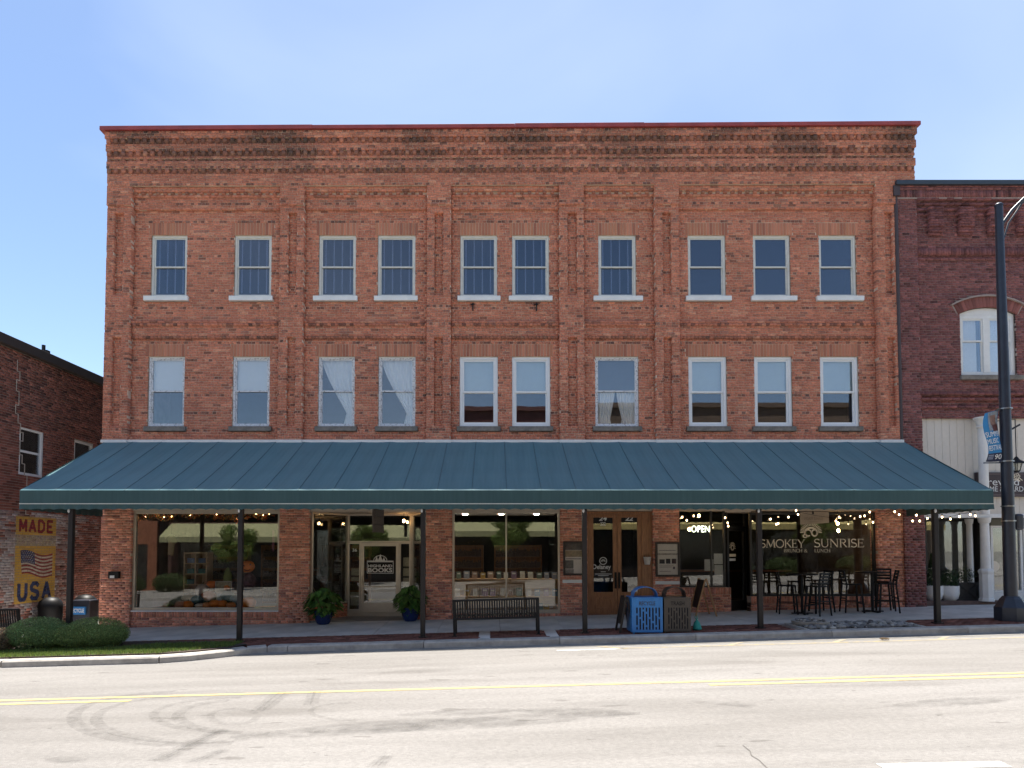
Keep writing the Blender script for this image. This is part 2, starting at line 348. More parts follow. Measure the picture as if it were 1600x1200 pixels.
def old_white():
    m, n, L, b = newmat('peeling_white_paint'); t = n.new('ShaderNodeTexCoord'); z = n.new('ShaderNodeTexNoise'); z.inputs['Scale'].default_value = 22; z.inputs['Detail'].default_value = 8; z.inputs['Roughness'].default_value = .75
    L(t.outputs['Object'], z.inputs['Vector']); cr = n.new('ShaderNodeValToRGB'); e = cr.color_ramp.elements; e[0].position = .40; e[0].color = (.24, .22, .21, 1); e[1].position = .48; e[1].color = (.74, .74, .75, 1)
    L(z.outputs['Fac'], cr.inputs[0]); L(cr.outputs[0], b.inputs['Base Color']); b.inputs['Roughness'].default_value = .75; return m
M_peel = old_white()
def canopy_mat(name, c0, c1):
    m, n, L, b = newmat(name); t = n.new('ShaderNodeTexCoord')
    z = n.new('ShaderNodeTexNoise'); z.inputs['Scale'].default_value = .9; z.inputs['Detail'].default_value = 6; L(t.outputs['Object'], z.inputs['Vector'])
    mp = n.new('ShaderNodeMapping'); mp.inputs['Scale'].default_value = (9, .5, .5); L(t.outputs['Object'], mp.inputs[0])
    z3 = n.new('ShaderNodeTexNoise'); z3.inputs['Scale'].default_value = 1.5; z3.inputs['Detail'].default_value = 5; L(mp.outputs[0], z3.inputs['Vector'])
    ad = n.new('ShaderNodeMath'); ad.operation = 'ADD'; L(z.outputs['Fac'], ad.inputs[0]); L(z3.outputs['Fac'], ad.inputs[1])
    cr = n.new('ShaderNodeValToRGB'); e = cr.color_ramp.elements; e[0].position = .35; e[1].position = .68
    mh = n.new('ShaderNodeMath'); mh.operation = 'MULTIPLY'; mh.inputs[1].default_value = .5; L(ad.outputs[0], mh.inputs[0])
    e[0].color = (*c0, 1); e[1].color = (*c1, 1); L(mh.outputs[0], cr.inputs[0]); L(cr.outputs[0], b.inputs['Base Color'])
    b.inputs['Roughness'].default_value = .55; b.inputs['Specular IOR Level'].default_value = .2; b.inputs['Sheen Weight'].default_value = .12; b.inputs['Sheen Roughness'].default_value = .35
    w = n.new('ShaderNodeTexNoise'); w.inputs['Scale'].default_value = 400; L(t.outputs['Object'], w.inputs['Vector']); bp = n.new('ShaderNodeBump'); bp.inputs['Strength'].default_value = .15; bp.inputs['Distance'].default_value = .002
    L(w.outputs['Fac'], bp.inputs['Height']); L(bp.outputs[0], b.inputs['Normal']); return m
M_can = canopy_mat('green_canopy_fabric', (.034, .072, .076), (.050, .096, .100)); M_cant = canopy_mat('canopy_fabric_lit_top', (.075, .165, .185), (.105, .215, .235))  # one fabric: top panels painted lighter, fascia darker, brightness put into the colour
def road_mat():
    m, n, L, b = newmat('worn_asphalt'); t = n.new('ShaderNodeTexCoord')
    def nz_(sc, det, st=(1, 1, 1), dist=0):
        mp = n.new('ShaderNodeMapping'); mp.inputs['Scale'].default_value = st; L(t.outputs['Object'], mp.inputs[0]); z = n.new('ShaderNodeTexNoise'); z.inputs['Scale'].default_value = sc; z.inputs['Detail'].default_value = det
        z.inputs['Distortion'].default_value = dist; L(mp.outputs[0], z.inputs['Vector']); return z
    def ramp(z, p0, p1, c0, c1):
        cr = n.new('ShaderNodeValToRGB'); e = cr.color_ramp.elements; e[0].position = p0; e[1].position = p1; e[0].color = (*c0, 1); e[1].color = (*c1, 1); L(z.outputs['Fac'], cr.inputs[0]); return cr
    def mul(a, bb, f=1):
        x = n.new('ShaderNodeMix'); x.data_type = 'RGBA'; x.blend_type = 'MULTIPLY'; x.inputs[0].default_value = f; L(a.outputs[0] if a.bl_idname != 'ShaderNodeMix' else a.outputs[2], x.inputs[6]); L(bb.outputs[0], x.inputs[7]); return x
    base = ramp(nz_(.25, 6, (.3, 1, 1)), .3, .7, (.205, .192, .177), (.252, .240, .226))
    grit = ramp(nz_(170, 3), .3, .72, (.62, .62, .62), (1.2, 1.2, 1.2))
    blot = ramp(nz_(.55, 5, (.35, 1.6, 1), .5), .58, .68, (1, 1, 1), (.80, .79, .78))
    spots = ramp(nz_(2.6, 5, (.5, 1.6, 1)), .665, .70, (1, 1, 1), (.70, .69, .68)); mid = ramp(nz_(22, 6, (.8, 1.2, 1)), .3, .7, (.86, .86, .86), (1.10, 1.10, 1.10)); fleck = ramp(nz_(9, 2, (.6, 1.4, 1)), .74, .76, (1, 1, 1), (.55, .54, .52)); wide = ramp(nz_(.9, 7, (.25, 2.2, 1), .3), .40, .66, (1.05, 1.05, 1.05), (.86, .855, .85))
    x = mul(mul(mul(mul(mul(mul(base, grit), blot), spots), mid), fleck), wide); L(x.outputs[2], b.inputs['Base Color']); b.inputs['Roughness'].default_value = .9
    g = nz_(150, 3); bp = n.new('ShaderNodeBump'); bp.inputs['Strength'].default_value = .5; bp.inputs['Distance'].default_value = .006; L(g.outputs['Fac'], bp.inputs['Height']); L(bp.outputs[0], b.inputs['Normal']); return m
M_road = road_mat()
def worn(name, col, under, lo=.42, hi=.56, scale=9):
    m, n, L, b = newmat(name); t = n.new('ShaderNodeTexCoord'); z = n.new('ShaderNodeTexNoise'); z.inputs['Scale'].default_value = scale; z.inputs['Detail'].default_value = 9; z.inputs['Roughness'].default_value = .7
    L(t.outputs['Object'], z.inputs['Vector']); cr = n.new('ShaderNodeValToRGB'); e = cr.color_ramp.elements; e[0].position = lo; e[1].position = hi; e[0].color = (*under, 1); e[1].color = (*col, 1)
    L(z.outputs['Fac'], cr.inputs[0]); L(cr.outputs[0], b.inputs['Base Color']); b.inputs['Roughness'].default_value = .85; return m
M_yel = worn('worn_yellow_line', (.46, .36, .15), (.30, .25, .17), .34, .5)
M_yelf = worn('faded_yellow_line', (.34, .27, .13), (.23, .21, .18), .42, .62)
M_wline = worn('worn_white_line', (.55, .54, .51), (.27, .25, .23), .36, .5)
def alpha_stain(name, col, lo, hi, scale, st, maxa):
    m, n, L, b = newmat(name); t = n.new('ShaderNodeTexCoord'); mp = n.new('ShaderNodeMapping'); mp.inputs['Scale'].default_value = st; L(t.outputs['Object'], mp.inputs[0])
    z = n.new('ShaderNodeTexNoise'); z.inputs['Scale'].default_value = scale; z.inputs['Detail'].default_value = 8; z.inputs['Roughness'].default_value = .7; L(mp.outputs[0], z.inputs['Vector'])
    mr = n.new('ShaderNodeMapRange'); mr.inputs[1].default_value = lo; mr.inputs[2].default_value = hi; mr.inputs[3].default_value = 0; mr.inputs[4].default_value = maxa; L(z.outputs['Fac'], mr.inputs[0])
    b.inputs['Base Color'].default_value = (*col, 1); b.inputs['Roughness'].default_value = .9; L(mr.outputs[0], b.inputs['Alpha']); return m
M_skid = alpha_stain('tyre_rubber_mark', (.06, .055, .05), .35, .7, 9, (1, 1, 1), .22)
M_oil = alpha_stain('oil_stain', (.07, .065, .06), .36, .62, 3, (1, 2, 1), .24)
M_crack = mat('crack_dark', (.11, .10, .09), .95)

# ================================================================ ground, road, pavement
def sheet(name, x0, x1, y0, y1, zf, m, nx=40, ny=8, label=None, parent=None):
    V = [(x0+(x1-x0)*i/nx, y0+(y1-y0)*j/ny) for j in range(ny+1) for i in range(nx+1)]
    mb = MB(); mb.v = [(x, y, zf(x, y)) for x, y in V]; mb.f = [(j*(nx+1)+i, j*(nx+1)+i+1, (j+1)*(nx+1)+i+1, (j+1)*(nx+1)+i) for j in range(ny) for i in range(nx)]
    return mb.build(name, m, parent, keep=True)
def struct(o): o['kind'] = 'structure'; return o
struct(sheet('ground', -600, 600, -600, 600, lambda x, y: zg(x)-.42, mat('earth', (.16, .15, .12), .95, var=.3, scale=.5), 60, 12))
road = struct(sheet('road', -60, 60, -14.2, -3.9, zr, M_road, 60, 24))
def strip(name, pts, w, m, parent=road, dz=.004):
    mb = MB(); P = [Vector((p[0], p[1], 0)) for p in pts]
    L_, R_ = [], []
    for i, p in enumerate(P):
        d = (P[min(i+1, len(P)-1)]-P[max(i-1, 0)]).normalized(); n = Vector((-d.y, d.x, 0)); ww = w[i] if isinstance(w, list) else w
        L_.append(p+n*ww/2); R_.append(p-n*ww/2)
    for i in range(len(P)-1):
        mb.add([(q.x, q.y, zr(q.x, q.y)+dz) for q in (R_[i], R_[i+1], L_[i+1], L_[i])], [(0, 1, 2, 3)])
    return mb.build(name, m, parent)
lin = lambda a, b, n, y: [(a+(b-a)*i/n, y) for i in range(n+1)]
strip('yellow_line', lin(-60, 60, 60, -8.24), .11, M_yel)
strip('yellow_line', lin(-60, -5.4, 30, -8.50), .11, M_yel)
strip('yellow_line', lin(3.2, 60, 30, -8.50), .11, M_yel)
strip('parking_line', lin(2.55, 30, 20, -4.72), .10, M_yelf)
strip('parking_line', lin(1.3, 2.7, 3, -4.78), .10, M_wline)
strip('parking_line', [(2.2, -4.28), (2.72, -4.80)], .12, M_yelf)
for x in (4.9, 7.1, 9.3, 11.5, 13.7): strip('parking_line', [(x+.75, -3.99), (x, -4.70)], .11, M_yelf)

def roadpt(px, py):
    d = ray(px, py); t = (-.2-CZ)/d.z
    for _ in range(6): x, y = d.x*t, CY+d.y*t; t = (zr(x, y)-CZ)/d.z
    return d.x*t, CY+d.y*t
_a, _b = roadpt(1376, 1198), roadpt(1572, 1194); strip('lane_line', [(_a[0]+(_b[0]-_a[0])*i/6, _a[1]+(_b[1]-_a[1])*i/6) for i in range(7)], .15, M_wline)
for a, b, c in (((0,1076),(180,1049),(340,1044)), ((340,1043),(700,1025),(930,1007))): strip('dark_line', [roadpt(*a), roadpt(*b), roadpt(*c)], .035, M_skid, dz=.005)  # thin dark lines across the road, drawn in the tyre mark material
strip('crack', [roadpt(1161,1165), roadpt(1172,1174), roadpt(1174,1181), roadpt(1186,1188), roadpt(1192,1194), roadpt(1201,1203)], .011, M_crack)
def loop(px, py, a, b, w, a0, a1, n=36, dz=.005):
    pts = [roadpt(px+a*math.cos(R(a0+(a1-a0)*i/n)), py+b*math.sin(R(a0+(a1-a0)*i/n))) for i in range(n+1)]; strip('tyre_mark', pts, w, M_skid, dz=dz)
loop(300, 1122, 185, 42, .17, 70, 262); loop(310, 1124, 160, 36, .14, 60, 262, dz=.006); loop(390, 1118, 150, 28, .12, 95, 265, dz=.007)
loop(400, 1120, 122, 27, .16, 80, 250, dz=.008); loop(365, 1120, 36, 12, .10, 0, 340, dz=.009); loop(560, 1112, 75, 14, .08, 90, 262, dz=.006)
def skid(a, b, w, dz): strip('tyre_mark', [roadpt(*a), roadpt(*b)], w, M_skid, dz=dz)
for k in range(3): skid((236+k*9, 1190), (344+k*5, 1140), .13, .010+.001*k)
for k in range(3): skid((292+k*8, 1193), (345+k*6, 1172), .08, .010+.001*k)
for k in range(3): skid((398+k*7, 1112), (432+k*10, 1082), .12, .011+.001*k)
for k in range(2): skid((480+k*10, 1102), (488+k*8, 1081), .12, .011+.001*k)
for k in range(3): skid((576+k*9, 1200), (600+k*5, 1182), .07, .010+.001*k)
for (a, b, w) in (((360,1153),(800,1122),.55), ((480,1145),(1000,1115),.5), ((800,1110),(1000,1116),.4), ((620,1118),(830,1109),.3), ((1120,1101),(1182,1103),.20), ((70,1187),(135,1189),.18), ((1380,1105),(1600,1090),.35), ((1080,1097),(1104,1098),.1)):
    p, q = roadpt(*a), roadpt(*b); n_ = 10; strip('oil_stain', [(p[0]+(q[0]-p[0])*i/n_, p[1]+(q[1]-p[1])*i/n_) for i in range(n_+1)], [w*math.sin(math.pi*(i+.35)/(n_+.7)) for i in range(n_+1)], M_oil, dz=.013)

# pavement: concrete flags, brick band, kerb
pav = MB(); 
pavo = struct(sheet('pavement', -60, 60, -3.66, 8.0, lambda x, y: zw(x, y)-.03, M_mortar_d, 60, 10))
def slab(x0, x1, y0, y1, name='paving_slab', m=M_con, top=0.0, g=.006, par=pavo, th=.05):
    mb = MB(); P = [(x0+g, y0+g), (x1-g, y0+g), (x1-g, y1-g), (x0+g, y1-g)]
    mb.hexa([(x, y, zw(x, y)+top-th) for x, y in P], [(x, y, zw(x, y)+top) for x, y in P]); return mb.build(name, m, par)
xs = -16.9
while xs < 20:
    for y0, y1 in ((-2.55, -1.3), (-1.3, -.02)): slab(xs, xs+1.55, y0, y1)
    xs += 1.55
slab(-13.0, -11.35, -.02, 6, top=.002)
def pal_pave(x, z, h): k = math.exp(random.gauss(0, .28)); return (.15*k, .062*k, .045*k)
PB = []; KP = [-16.9, -9.0, -.22, 1.33, 6.95, 9.75, 14.3, 19.0]
paver_m = [np_mesh('paver', np.array([(-.1,-.05,-.06),(.1,-.05,-.06),(.1,.05,-.06),(-.1,.05,-.06),(-.1,-.05,0),(.1,-.05,0),(.1,.05,0),(-.1,.05,0)]), BF, M_brick, np.tile(pal_pave(0, 0, 0), (8, 1))) for _ in range(10)]
npv = 0; rest = []
for r in range(10):
    y = -2.61-r*.106
    x = -16.9+(r % 2)*.105
    while x < 19.0:
        cx = x+.1; skip = any(abs(cx-k) < .16 for k in KP) or (7.0 < cx < 9.75 and y < -2.6)
        if not skip:
            if r >= 7 and -7.6 < cx < 14 and npv < 300:
                o = bpy.data.objects.new('paver', random.choice(paver_m)); COL.objects.link(o); o.parent = pavo; o.location = (cx, y-.05, zw(cx, y)+random.uniform(-.003, .002)); o.rotation_euler = (R(1.1), -R(1.5), random.gauss(0, .01)); npv += 1
            else: rest.append((cx-.1, cx+.1, y-.1, y, zw(cx, y)-.06, zw(cx, y)-.001, *pal_pave(0, 0, 0)))
        x += .21
bricks_mesh('paver_field', rest, M_brick, pavo)
for k in KP:
    if k not in (6.95, 9.75): slab(k-.14, k+.14, -3.66, -2.56, 'concrete_band')
# kerbs
def kerb(pts, name='kerb'):
    mb = MB(); n = len(pts)
    for i in range(n-1):
        (xa, ya), (xb, yb) = pts[i], pts[i+1]; d = Vector((xb-xa, yb-ya)); d.normalize(); nx, ny = -d.y*.30, d.x*.30
        def sec(x, y): 
            zt = zw(x, -3.8)+.004; zb = zr(x, -4)-.05; return [(x, y, zb), (x+.012*d.y, y-.0, zt-.03), (x+nx*.1, y+ny*.1, zt), (x+nx, y+ny, zt), (x+nx, y+ny, zb)]
        A, Bq = sec(xa, ya), sec(xb, yb); b = len(mb.v); mb.v += A+Bq; mb.f += [(b+k, b+(k+1)%5, b+5+(k+1)%5, b+5+k) for k in range(5)]+[(b+4, b+3, b+2, b+1, b), (b+5, b+6, b+7, b+8, b+9)]
    return mb.build(name, M_conk, None)
kerbo = thing('kerb', 'long grey concrete kerb running along the shaded pavement edge', 'kerb', (0, -3.95, 0)); kerbo['kind'] = 'structure'
def kerbseg(pts): 
    o = kerb(pts, 'kerb_stone'); w = wpos(o); o.parent = kerbo; o.location = w-wpos(kerbo)
x = -4.55
while x < 24: kerbseg([(x+.006, -3.96), (x+2.99, -3.96)]); x += 3.0
bul = [(-5.0, -3.98), (-5.35, -4.14), (-5.8, -4.52), (-6.3, -4.86), (-6.8, -5.03)]
kerbseg([(-4.99, -3.965), (-4.56, -3.96)]); kerbseg(bul[::-1])
x = -6.81
while x > -18: kerbseg([(x-3.18, -5.05), (x-.012, -5.04)]); x -= 3.2
gut = struct(sheet('gutter', -18, 24, -4.35, -3.9, lambda x, y: zr(x, y)+.006, mat('gutter_concrete', (.24, .225, .20), .92, var=.3, scale=2), 30, 2))
# planting bed with grass in the kerb bulb-out
bed = MB(); bx = [(-18, -4.78), (-6.9, -4.76), (-6.3, -4.56), (-5.75, -4.2), (-5.55, -3.7), (-6.6, -3.05), (-8.4, -2.75), (-18, -2.75)]
bed.prismz(bx, 0, .02).xf(lambda x, y, z: (x, y, zw(x, -3.8)+.012+z)); struct(bed.build('planting_bed', mat('mulch', (.06, .042, .03), .95, var=.5, scale=20, bump=.5)))
gp = []
while len(gp) < 32000:
    x = -16+10.6*random.random(); y = -4.76+1.4*random.random()
    lim = -3.75+.1*math.sin(x*3); 
    if y > lim+.5*max(0, x+8.3) : continue
    if x > -6.9 and y < -4.72+.6*(x+6.9): continue
    if x > -5.75: continue
    gp.append((x, y))
gp = np.array(gp); n = len(gp); h = RNG.uniform(.03, .085, n); az = RNG.uniform(0, 6.28, n); lx = np.cos(az)*.03; ly = np.sin(az)*.03; wx = -np.sin(az)*.006; wy = np.cos(az)*.006
zb = np.array([zw(x, -3.8)+.025 for x in gp[:, 0]])
V = np.stack([np.stack([gp[:,0]-wx, gp[:,1]-wy, zb], 1), np.stack([gp[:,0]+wx, gp[:,1]+wy, zb], 1), np.stack([gp[:,0]+lx+wx*.3, gp[:,1]+ly+wy*.3, zb+h], 1)], 1).reshape(-1, 3)
gr = link('grass', np_mesh('grass', V, np.arange(3*n).reshape(-1, 3), M_leaf, np.repeat(leaf_cols((.12, .18, .035), n, .3), 3, 0))); tag(gr, 'strip of sunlit short grass along the kerb beside the bushes', 'grass', kind='stuff')
# far pavement behind the viewer
struct(sheet('far_pavement', -60, 60, -30, -14.2, lambda x, y: zg(x)-.07, mat('far_paving', (.22, .205, .18), .9, var=.3, scale=.8), 60, 4))
fk = MB()
for i in range(40):
    a, b = -60+3*i, -57+3*i; fk.hexa([(a, -14.35, zg(a)-.4), (b, -14.35, zg(b)-.4), (b, -14.15, zg(b)-.4), (a, -14.15, zg(a)-.4)], [(a, -14.35, zg(a)-.064), (b, -14.35, zg(b)-.064), (b, -14.15, zg(b)-.064), (a, -14.15, zg(a)-.064)])
struct(fk.build('far_kerb', M_conk))
# ================================================================ the three-storey brick building
S = lambda z: round(z/CH)*CH
bld = thing('brick_building', 'wide three-storey red brick commercial building with a red parapet cap and green awning below', 'building', (0, 0, 0))
XL, XR = X_(166, 600), X_(1421, 250)+.02
ZT = Z_(200, -.3)          # underside of coping
W3T, W3B, W2T, W2B = S(Z_(366)), S(Z_(465)), S(Z_(556)), S(Z_(668))
ZA0 = Z_(692)
w3 = [(236,292),(366,424),(498,556),(590,649),(719,777),(800,858),(935,994),(1075,1134),(1177,1235),(1280,1338)]
w2 = [(231,288),(363,421),(497,554),(591,649),(718,778),(800,860),(930,998),(1076,1136),(1179,1238),(1282,1342)]
pil = [(172.7,211.6),(440.7,478.3),(668,705.6),(872.5,911),(1020,1058),(1361.6,1425)]
slot = [(185,199),(454,467),(680,693),(885.6,900),(1032.5,1045.6),(1376,1388)]
W3 = [(X_(a, 416), X_(b, 416)) for a, b in w3]; W2 = [(X_(a, 612), X_(b, 612)) for a, b in w2]
PY = 300
PIL = [(X_(a, PY), X_(b, PY)) for a, b in pil]; PIL[0] = (XL, PIL[0][1]); XR2 = X_(1406, 500, -.14)-.004; PIL[-1] = (PIL[-1][0], XR2)
SLOT = [(X_(a, PY), X_(b, PY)) for a, b in slot]
Zp = lambda py: S(Z_(py))
def stain(x, z):   # lichen and soot near the parapet, in patches with a shape of their own
    t = max(0, min(1, (z-12.3)/1.6)); n = vn(x, z*1.7, .55, 3)+.5*vn(x, z, 1.7, 9)
    return t*max(0, min(1, (n+.12)*2.1))
def pal_main(x, z, hd):
    r = random.random(); k = math.exp(random.gauss(0, .08)); n = vn(x, z, .8, 1)
    if r < .68: c = (.55, .205, .125)
    elif r < .86: c = (.49, .178, .112)
    elif r < .96: c = (.60, .265, .165)
    else: c = (.38, .165, .115)
    g = 1+.13*n+.08*vn(x, z, 3, 5)
    c = [v*k*g for v in c]
    if hd and random.random() < .33: c = [c[0]*.45, c[1]*.52, c[2]*.6]
    s = stain(x, z)*random.uniform(.5, 1.0)
    if random.random() < .03: s = max(s, .6)
    return tuple(c[i]*(1-s*.8)+(.05, .043, .036)[i]*s*.8 for i in range(3))
def pal_dent(x, z, hd):
    c = pal_main(x, z, False); s = random.uniform(.12, .6)+.25*stain(x, z); return tuple(c[i]*(1-s)+(.075, .058, .043)[i]*s for i in range(3))
def pal_low(x, z, hd):
    k = math.exp(random.gauss(0, .18)); r = random.random(); c = (.60, .25, .165) if r < .7 else ((.66, .31, .21) if r < .85 else (.44, .19, .15)); return tuple(v*k for v in c)
def warp(V):
    x, z = V[:, 0], V[:, 2]; t = np.clip((z-W3T)/(14-W3T), 0, 1.2); V = V.copy(); V[:, 2] += t*x/11.3*.075; return V
def warp1(x, y, z): t = max(0, min(1.2, (z-W3T)/(14-W3T))); return (x, y, z+t*x/11.3*.075)
B = []
ZLOW = S(Z_(694))-CH*4
arch = []   # jack arches
for ws, zt, hz in ((W3, W3T, 5), (W2, W2T, 5)):
    for a, b in ws: arch.append((a-.07, b+.07, zt, zt+hz*CH))
hole_w = [(a, b, W3B, W3T) for a, b in W3]+[(a, b, W2B, W2T) for a, b in W2]
sil3 = [(X_(226,470),X_(295,470)),(X_(359,470),X_(427,470)),(X_(490,470),X_(559,470)),(X_(585,470),X_(653,470)),(X_(715,470),X_(782,470)),(X_(795,470),X_(863,470)),(X_(927,470),X_(1004,470)),(X_(1071,470),X_(1142,470)),(X_(1173,470),X_(1244,470)),(X_(1275,470),X_(1348,470))]
hole_s = [(a, b, W3B-2*CH, W3B) for a, b in sil3]+[(a-.08, b+.08, W2B-2*CH, W2B) for a, b in W2]
PT = Zp(293)   # top of the recessed panels
pilholes = [(a, b, 0, PT) for a, b in PIL]
field(B, XL, XR2, ZLOW, PT, 0, pal_main, holes=hole_w+hole_s+arch+pilholes)
# corbelled steps at the head of every bay, and the belt between storeys
bays = [(PIL[i][1], PIL[i+1][0]) for i in range(5)]
def band(x0, x1, za, zb, yf, pal=pal_main, holes=()): field(B, x0, x1, za, zb, yf, pal, dep=-yf+.012, holes=holes)
for a, b in bays:
    z1 = PT; z2 = Zp(301); z3 = Zp(309); z4 = Zp(330)
    band(a, b, z2, z1, -.125); dentils(B, a+.02, b-.02, z2-CH+.004, z2-.004, -.11, .012, pal_dent, .10, .115)
    band(a, b, z3, z2-CH, -.085); band(a, b, z4, z3, -.055)
    y0, y1, y2, y3 = Zp(502), Zp(509), Zp(524), Zp(531)
    band(a, b, y1, y0, -.085); band(a, b, y2, y1, -.045); band(a, b, y3+CH, y2, -.075); dentils(B, a, b, y3, y3+CH, -.05, .012, pal_dent, .10, .01)
    band(a, b, ZLOW, Zp(684), -.05)
# pilasters with a sunk slot on each storey
S1, S2, S3, S4 = Zp(335), Zp(463), Zp(530), Zp(665); CAP = Zp(327)
for (a, b), (c, d) in zip(PIL, SLOT):
    hs = [(c, d, S2, S1), (c, d, S4, S3)]
    field(B, a, b, CAP, PT, -.185, pal_main, dep=.19); field(B, a+.004, b-.004, ZLOW, CAP, -.15, pal_main, dep=.157, holes=hs, bl=.18)
    field(B, c, d, S2, S1, -.055, pal_main, dep=.05, bl=.22); field(B, c, d, S4, S3, -.055, pal_main, dep=.05, bl=.22)
# parapet: plain courses, four dentil rows, projecting bands
p0, p1, p2, p3, p4, p5, p6, p7 = PT, Zp(276), Zp(269), Zp(257), Zp(250), Zp(241), Zp(228), Zp(221)
def full(za, zb, yf, pal=pal_main): field(B, XL-(-yf-.19)*.6, XR+(-yf-.19)*.5, za, zb, yf, pal, dep=.14)
full(p0, p1, -.19); full(p2, p3, -.215)
full(p3+CH, p4, -.215); full(p5, p6, -.24); full(p7, S(ZT), -.27)
for za, zb, yf, yb in ((p1, p2, -.212, -.155), (p3, p3+CH, -.212, -.155), (p4, p5, -.237, -.17), (p6, p7, -.267, -.20)):
    dentils(B, XL, XR, za+.004, zb-.004, yf, yb, pal_dent, .105, .105)
    field(B, XL, XR, za, zb, yf+.042, pal_dent, dep=.06, bl=.12)
# ground-floor piers and bulkheads
PIERS = [(163,204),(436,483),(665,706),(876,918),(1021,1062),(1372,1416)]
PR = [(X_(a, 880, -.08), X_(b, 880, -.08)) for a, b in PIERS]; PR[0] = (XL, PR[0][1])
ZH = 3.02   # head of the shopfronts
for a, b in PR: field(B, a, b, zg(a)-.2, ZLOW, -.08, pal_low, dep=.35, hdr=0, zbase=lambda x: zg(x))
SA, SB, SC, SD = Z_(953), Z_(956), Z_(917), Z_(931)
bulk = [(PR[0][1], PR[1][0], SA), (PR[2][1], PR[3][0], SB), (PR[4][1], X_(1141), SC), (X_(1172), PR[5][0], SD)]
for a, b, s in bulk:
    soldiers(B, a+.002, b-.002, s-.215, s-.012, -.035, pal_low, dep=.3); field(B, a, b, zg(a)-.2, s-.215, -.025, pal_low, dep=.3, hdr=0, zbase=lambda x: zg(x))
wall = MB(); wall_cells(wall, XL+.006, XR2-.006, ZLOW-.02, PT, .007, hole_w+hole_s, .16)
for (a, b), (c, d) in zip(PIL, SLOT):
    for x0, x1, z0, z1, y in ((a+.008, c-.006, ZLOW, PT, -.142), (d+.006, b-.010, ZLOW, PT, -.142), (c-.006, d+.006, S1+.006, PT, -.142), (c-.006, d+.006, S3+.006, S2-.006, -.142), (c-.006, d+.006, ZLOW, S4-.006, -.142), (c-.006, d+.006, S2-.006, S1+.006, -.048), (c-.006, d+.006, S4-.006, S3+.006, -.048)):
        wall.box(x0, x1, y, .006, z0, z1)
    wall.box(a+.006, b-.006, -.177, -.144, CAP+.006, PT)
for a, b in bays:
    wall.box(a, b, -.047, .005, Zp(330)+.006, PT-.006); wall.box(a, b, -.117, -.048, Zp(301)+.006, PT-.004); wall.box(a, b, -.037, .005, Zp(531)+CH+.006, Zp(502)-.006)
    wall.box(a, b, -.042, .005, ZLOW, Zp(684)-.006)
wall.box(XL+.006, XR-.006, -.182, .3, PT+.002, p1); wall.box(XL+.006, XR-.006, -.155, .3, p1, p2); wall.box(XL+.004, XR-.004, -.207, .3, p2+.001, p3); wall.box(XL+.004, XR-.004, -.155, .3, p3, p3+CH); wall.box(XL+.004, XR-.004, -.207, .3, p3+CH, p4); wall.box(XL-.01, XR+.01, -.232, .3, p5+.006, p6); wall.box(XL, XR, -.18, .3, p4, p5+.005)
wall.box(XL-.03, XR+.02, -.262, .3, p7+.006, S(ZT)); wall.box(XL, XR, -.205, .3, p6, p7+.005)
for (a, b) in PR: wall.box(a+.008, b-.008, -.072, .27, zg(a)-.3, ZLOW)
for a, b, s in bulk: wall.box(a, b, -.017, .27, zg(a)-.3, s-.216); wall.box(a, b, -.027, .27, s-.2155, s-.016)
wall.xf(warp1)
wallo = wall.build('wall', M_mortar, bld, keep=True)
bricks_mesh('brickwork', B, M_brick, wallo, warp)
# the fanned soldier bricks over the twenty windows, one object each
box8 = np.array([(-.5,0,0),(.5,0,0),(.5,1,0),(-.5,1,0),(-.5,0,1),(.5,0,1),(.5,1,1),(-.5,1,1)], dtype=float)
bm_ = [np_mesh('brick', box8, BF, M_brick, np.tile((.46*k, (.170+.03*random.random())*k, .112*k), (8, 1))) for k in (.78, .9, .96, 1.0, 1.05, 1.1, 1.16, 1.22, .93, 1.03)]
for a, b, z0, z1 in arch:
    n = 14; st = (b-a)/n; cx = (a+b)/2
    for i in range(n):
        x = a+(i+.5)*st; o = bpy.data.objects.new('brick', random.choice(bm_)); COL.objects.link(o); o.parent = wallo
        o.location = Vector(warp1(x, -.002+random.uniform(-.0015, .0015), z0+.003)); o.scale = (st-.012, .03, z1-z0-.010); o.rotation_euler = (0, (x-cx)*.0, 0)
# coping
cop = MB(); xs = [XL-.17, -5.2, .6, 4.3, XR+.12]
for i in range(4):
    c = MB(); c.box(xs[i]+.002, xs[i+1]-.002, -.33, .35, S(ZT)+.004, S(ZT)+.125-.012*(i % 2)); c.xf(warp1); c.build('coping', M_red, bld, bevel=.008)
# shell behind
sh = MB(); DEP = 16
sh.box(XL+.01, XL+.3, .28, DEP, -1, S(ZT)-.3); sh.box(XR-.3, XR-.01, .28, DEP, -1, S(ZT)-.3); sh.box(XL+.3, XR-.3, DEP-.3, DEP, -1, S(ZT)-.3)
sh.build('shell_wall', M_mortar_d, bld, keep=True)
MB().box(XL+.3, XR-.3, .3, DEP-.3, S(ZT)-.9, S(ZT)-.7).build('roof', M_dark, bld, keep=True)
MB().box(XL+.3, XR-.3, .17, DEP-.3, 7.65, 7.85).build('upper_floor', M_room, bld, keep=True)
MB().box(XL+.3, XR-.3, .17, DEP-.3, 4.1, 4.3).build('upper_floor', M_room, bld, keep=True)
MB().box(XL+.3, XR-.3, 3.0, 3.1, 4.3, S(ZT)-.9).build('partition', M_room, bld, keep=True)
for i in range(5):
    x = (PIL[i+1][0]+PIL[i+1][1])/2
    if i < 4: MB().box(x-.06, x+.06, .17, 3.0, 4.3, S(ZT)-.9).build('partition', M_room, bld, keep=True)
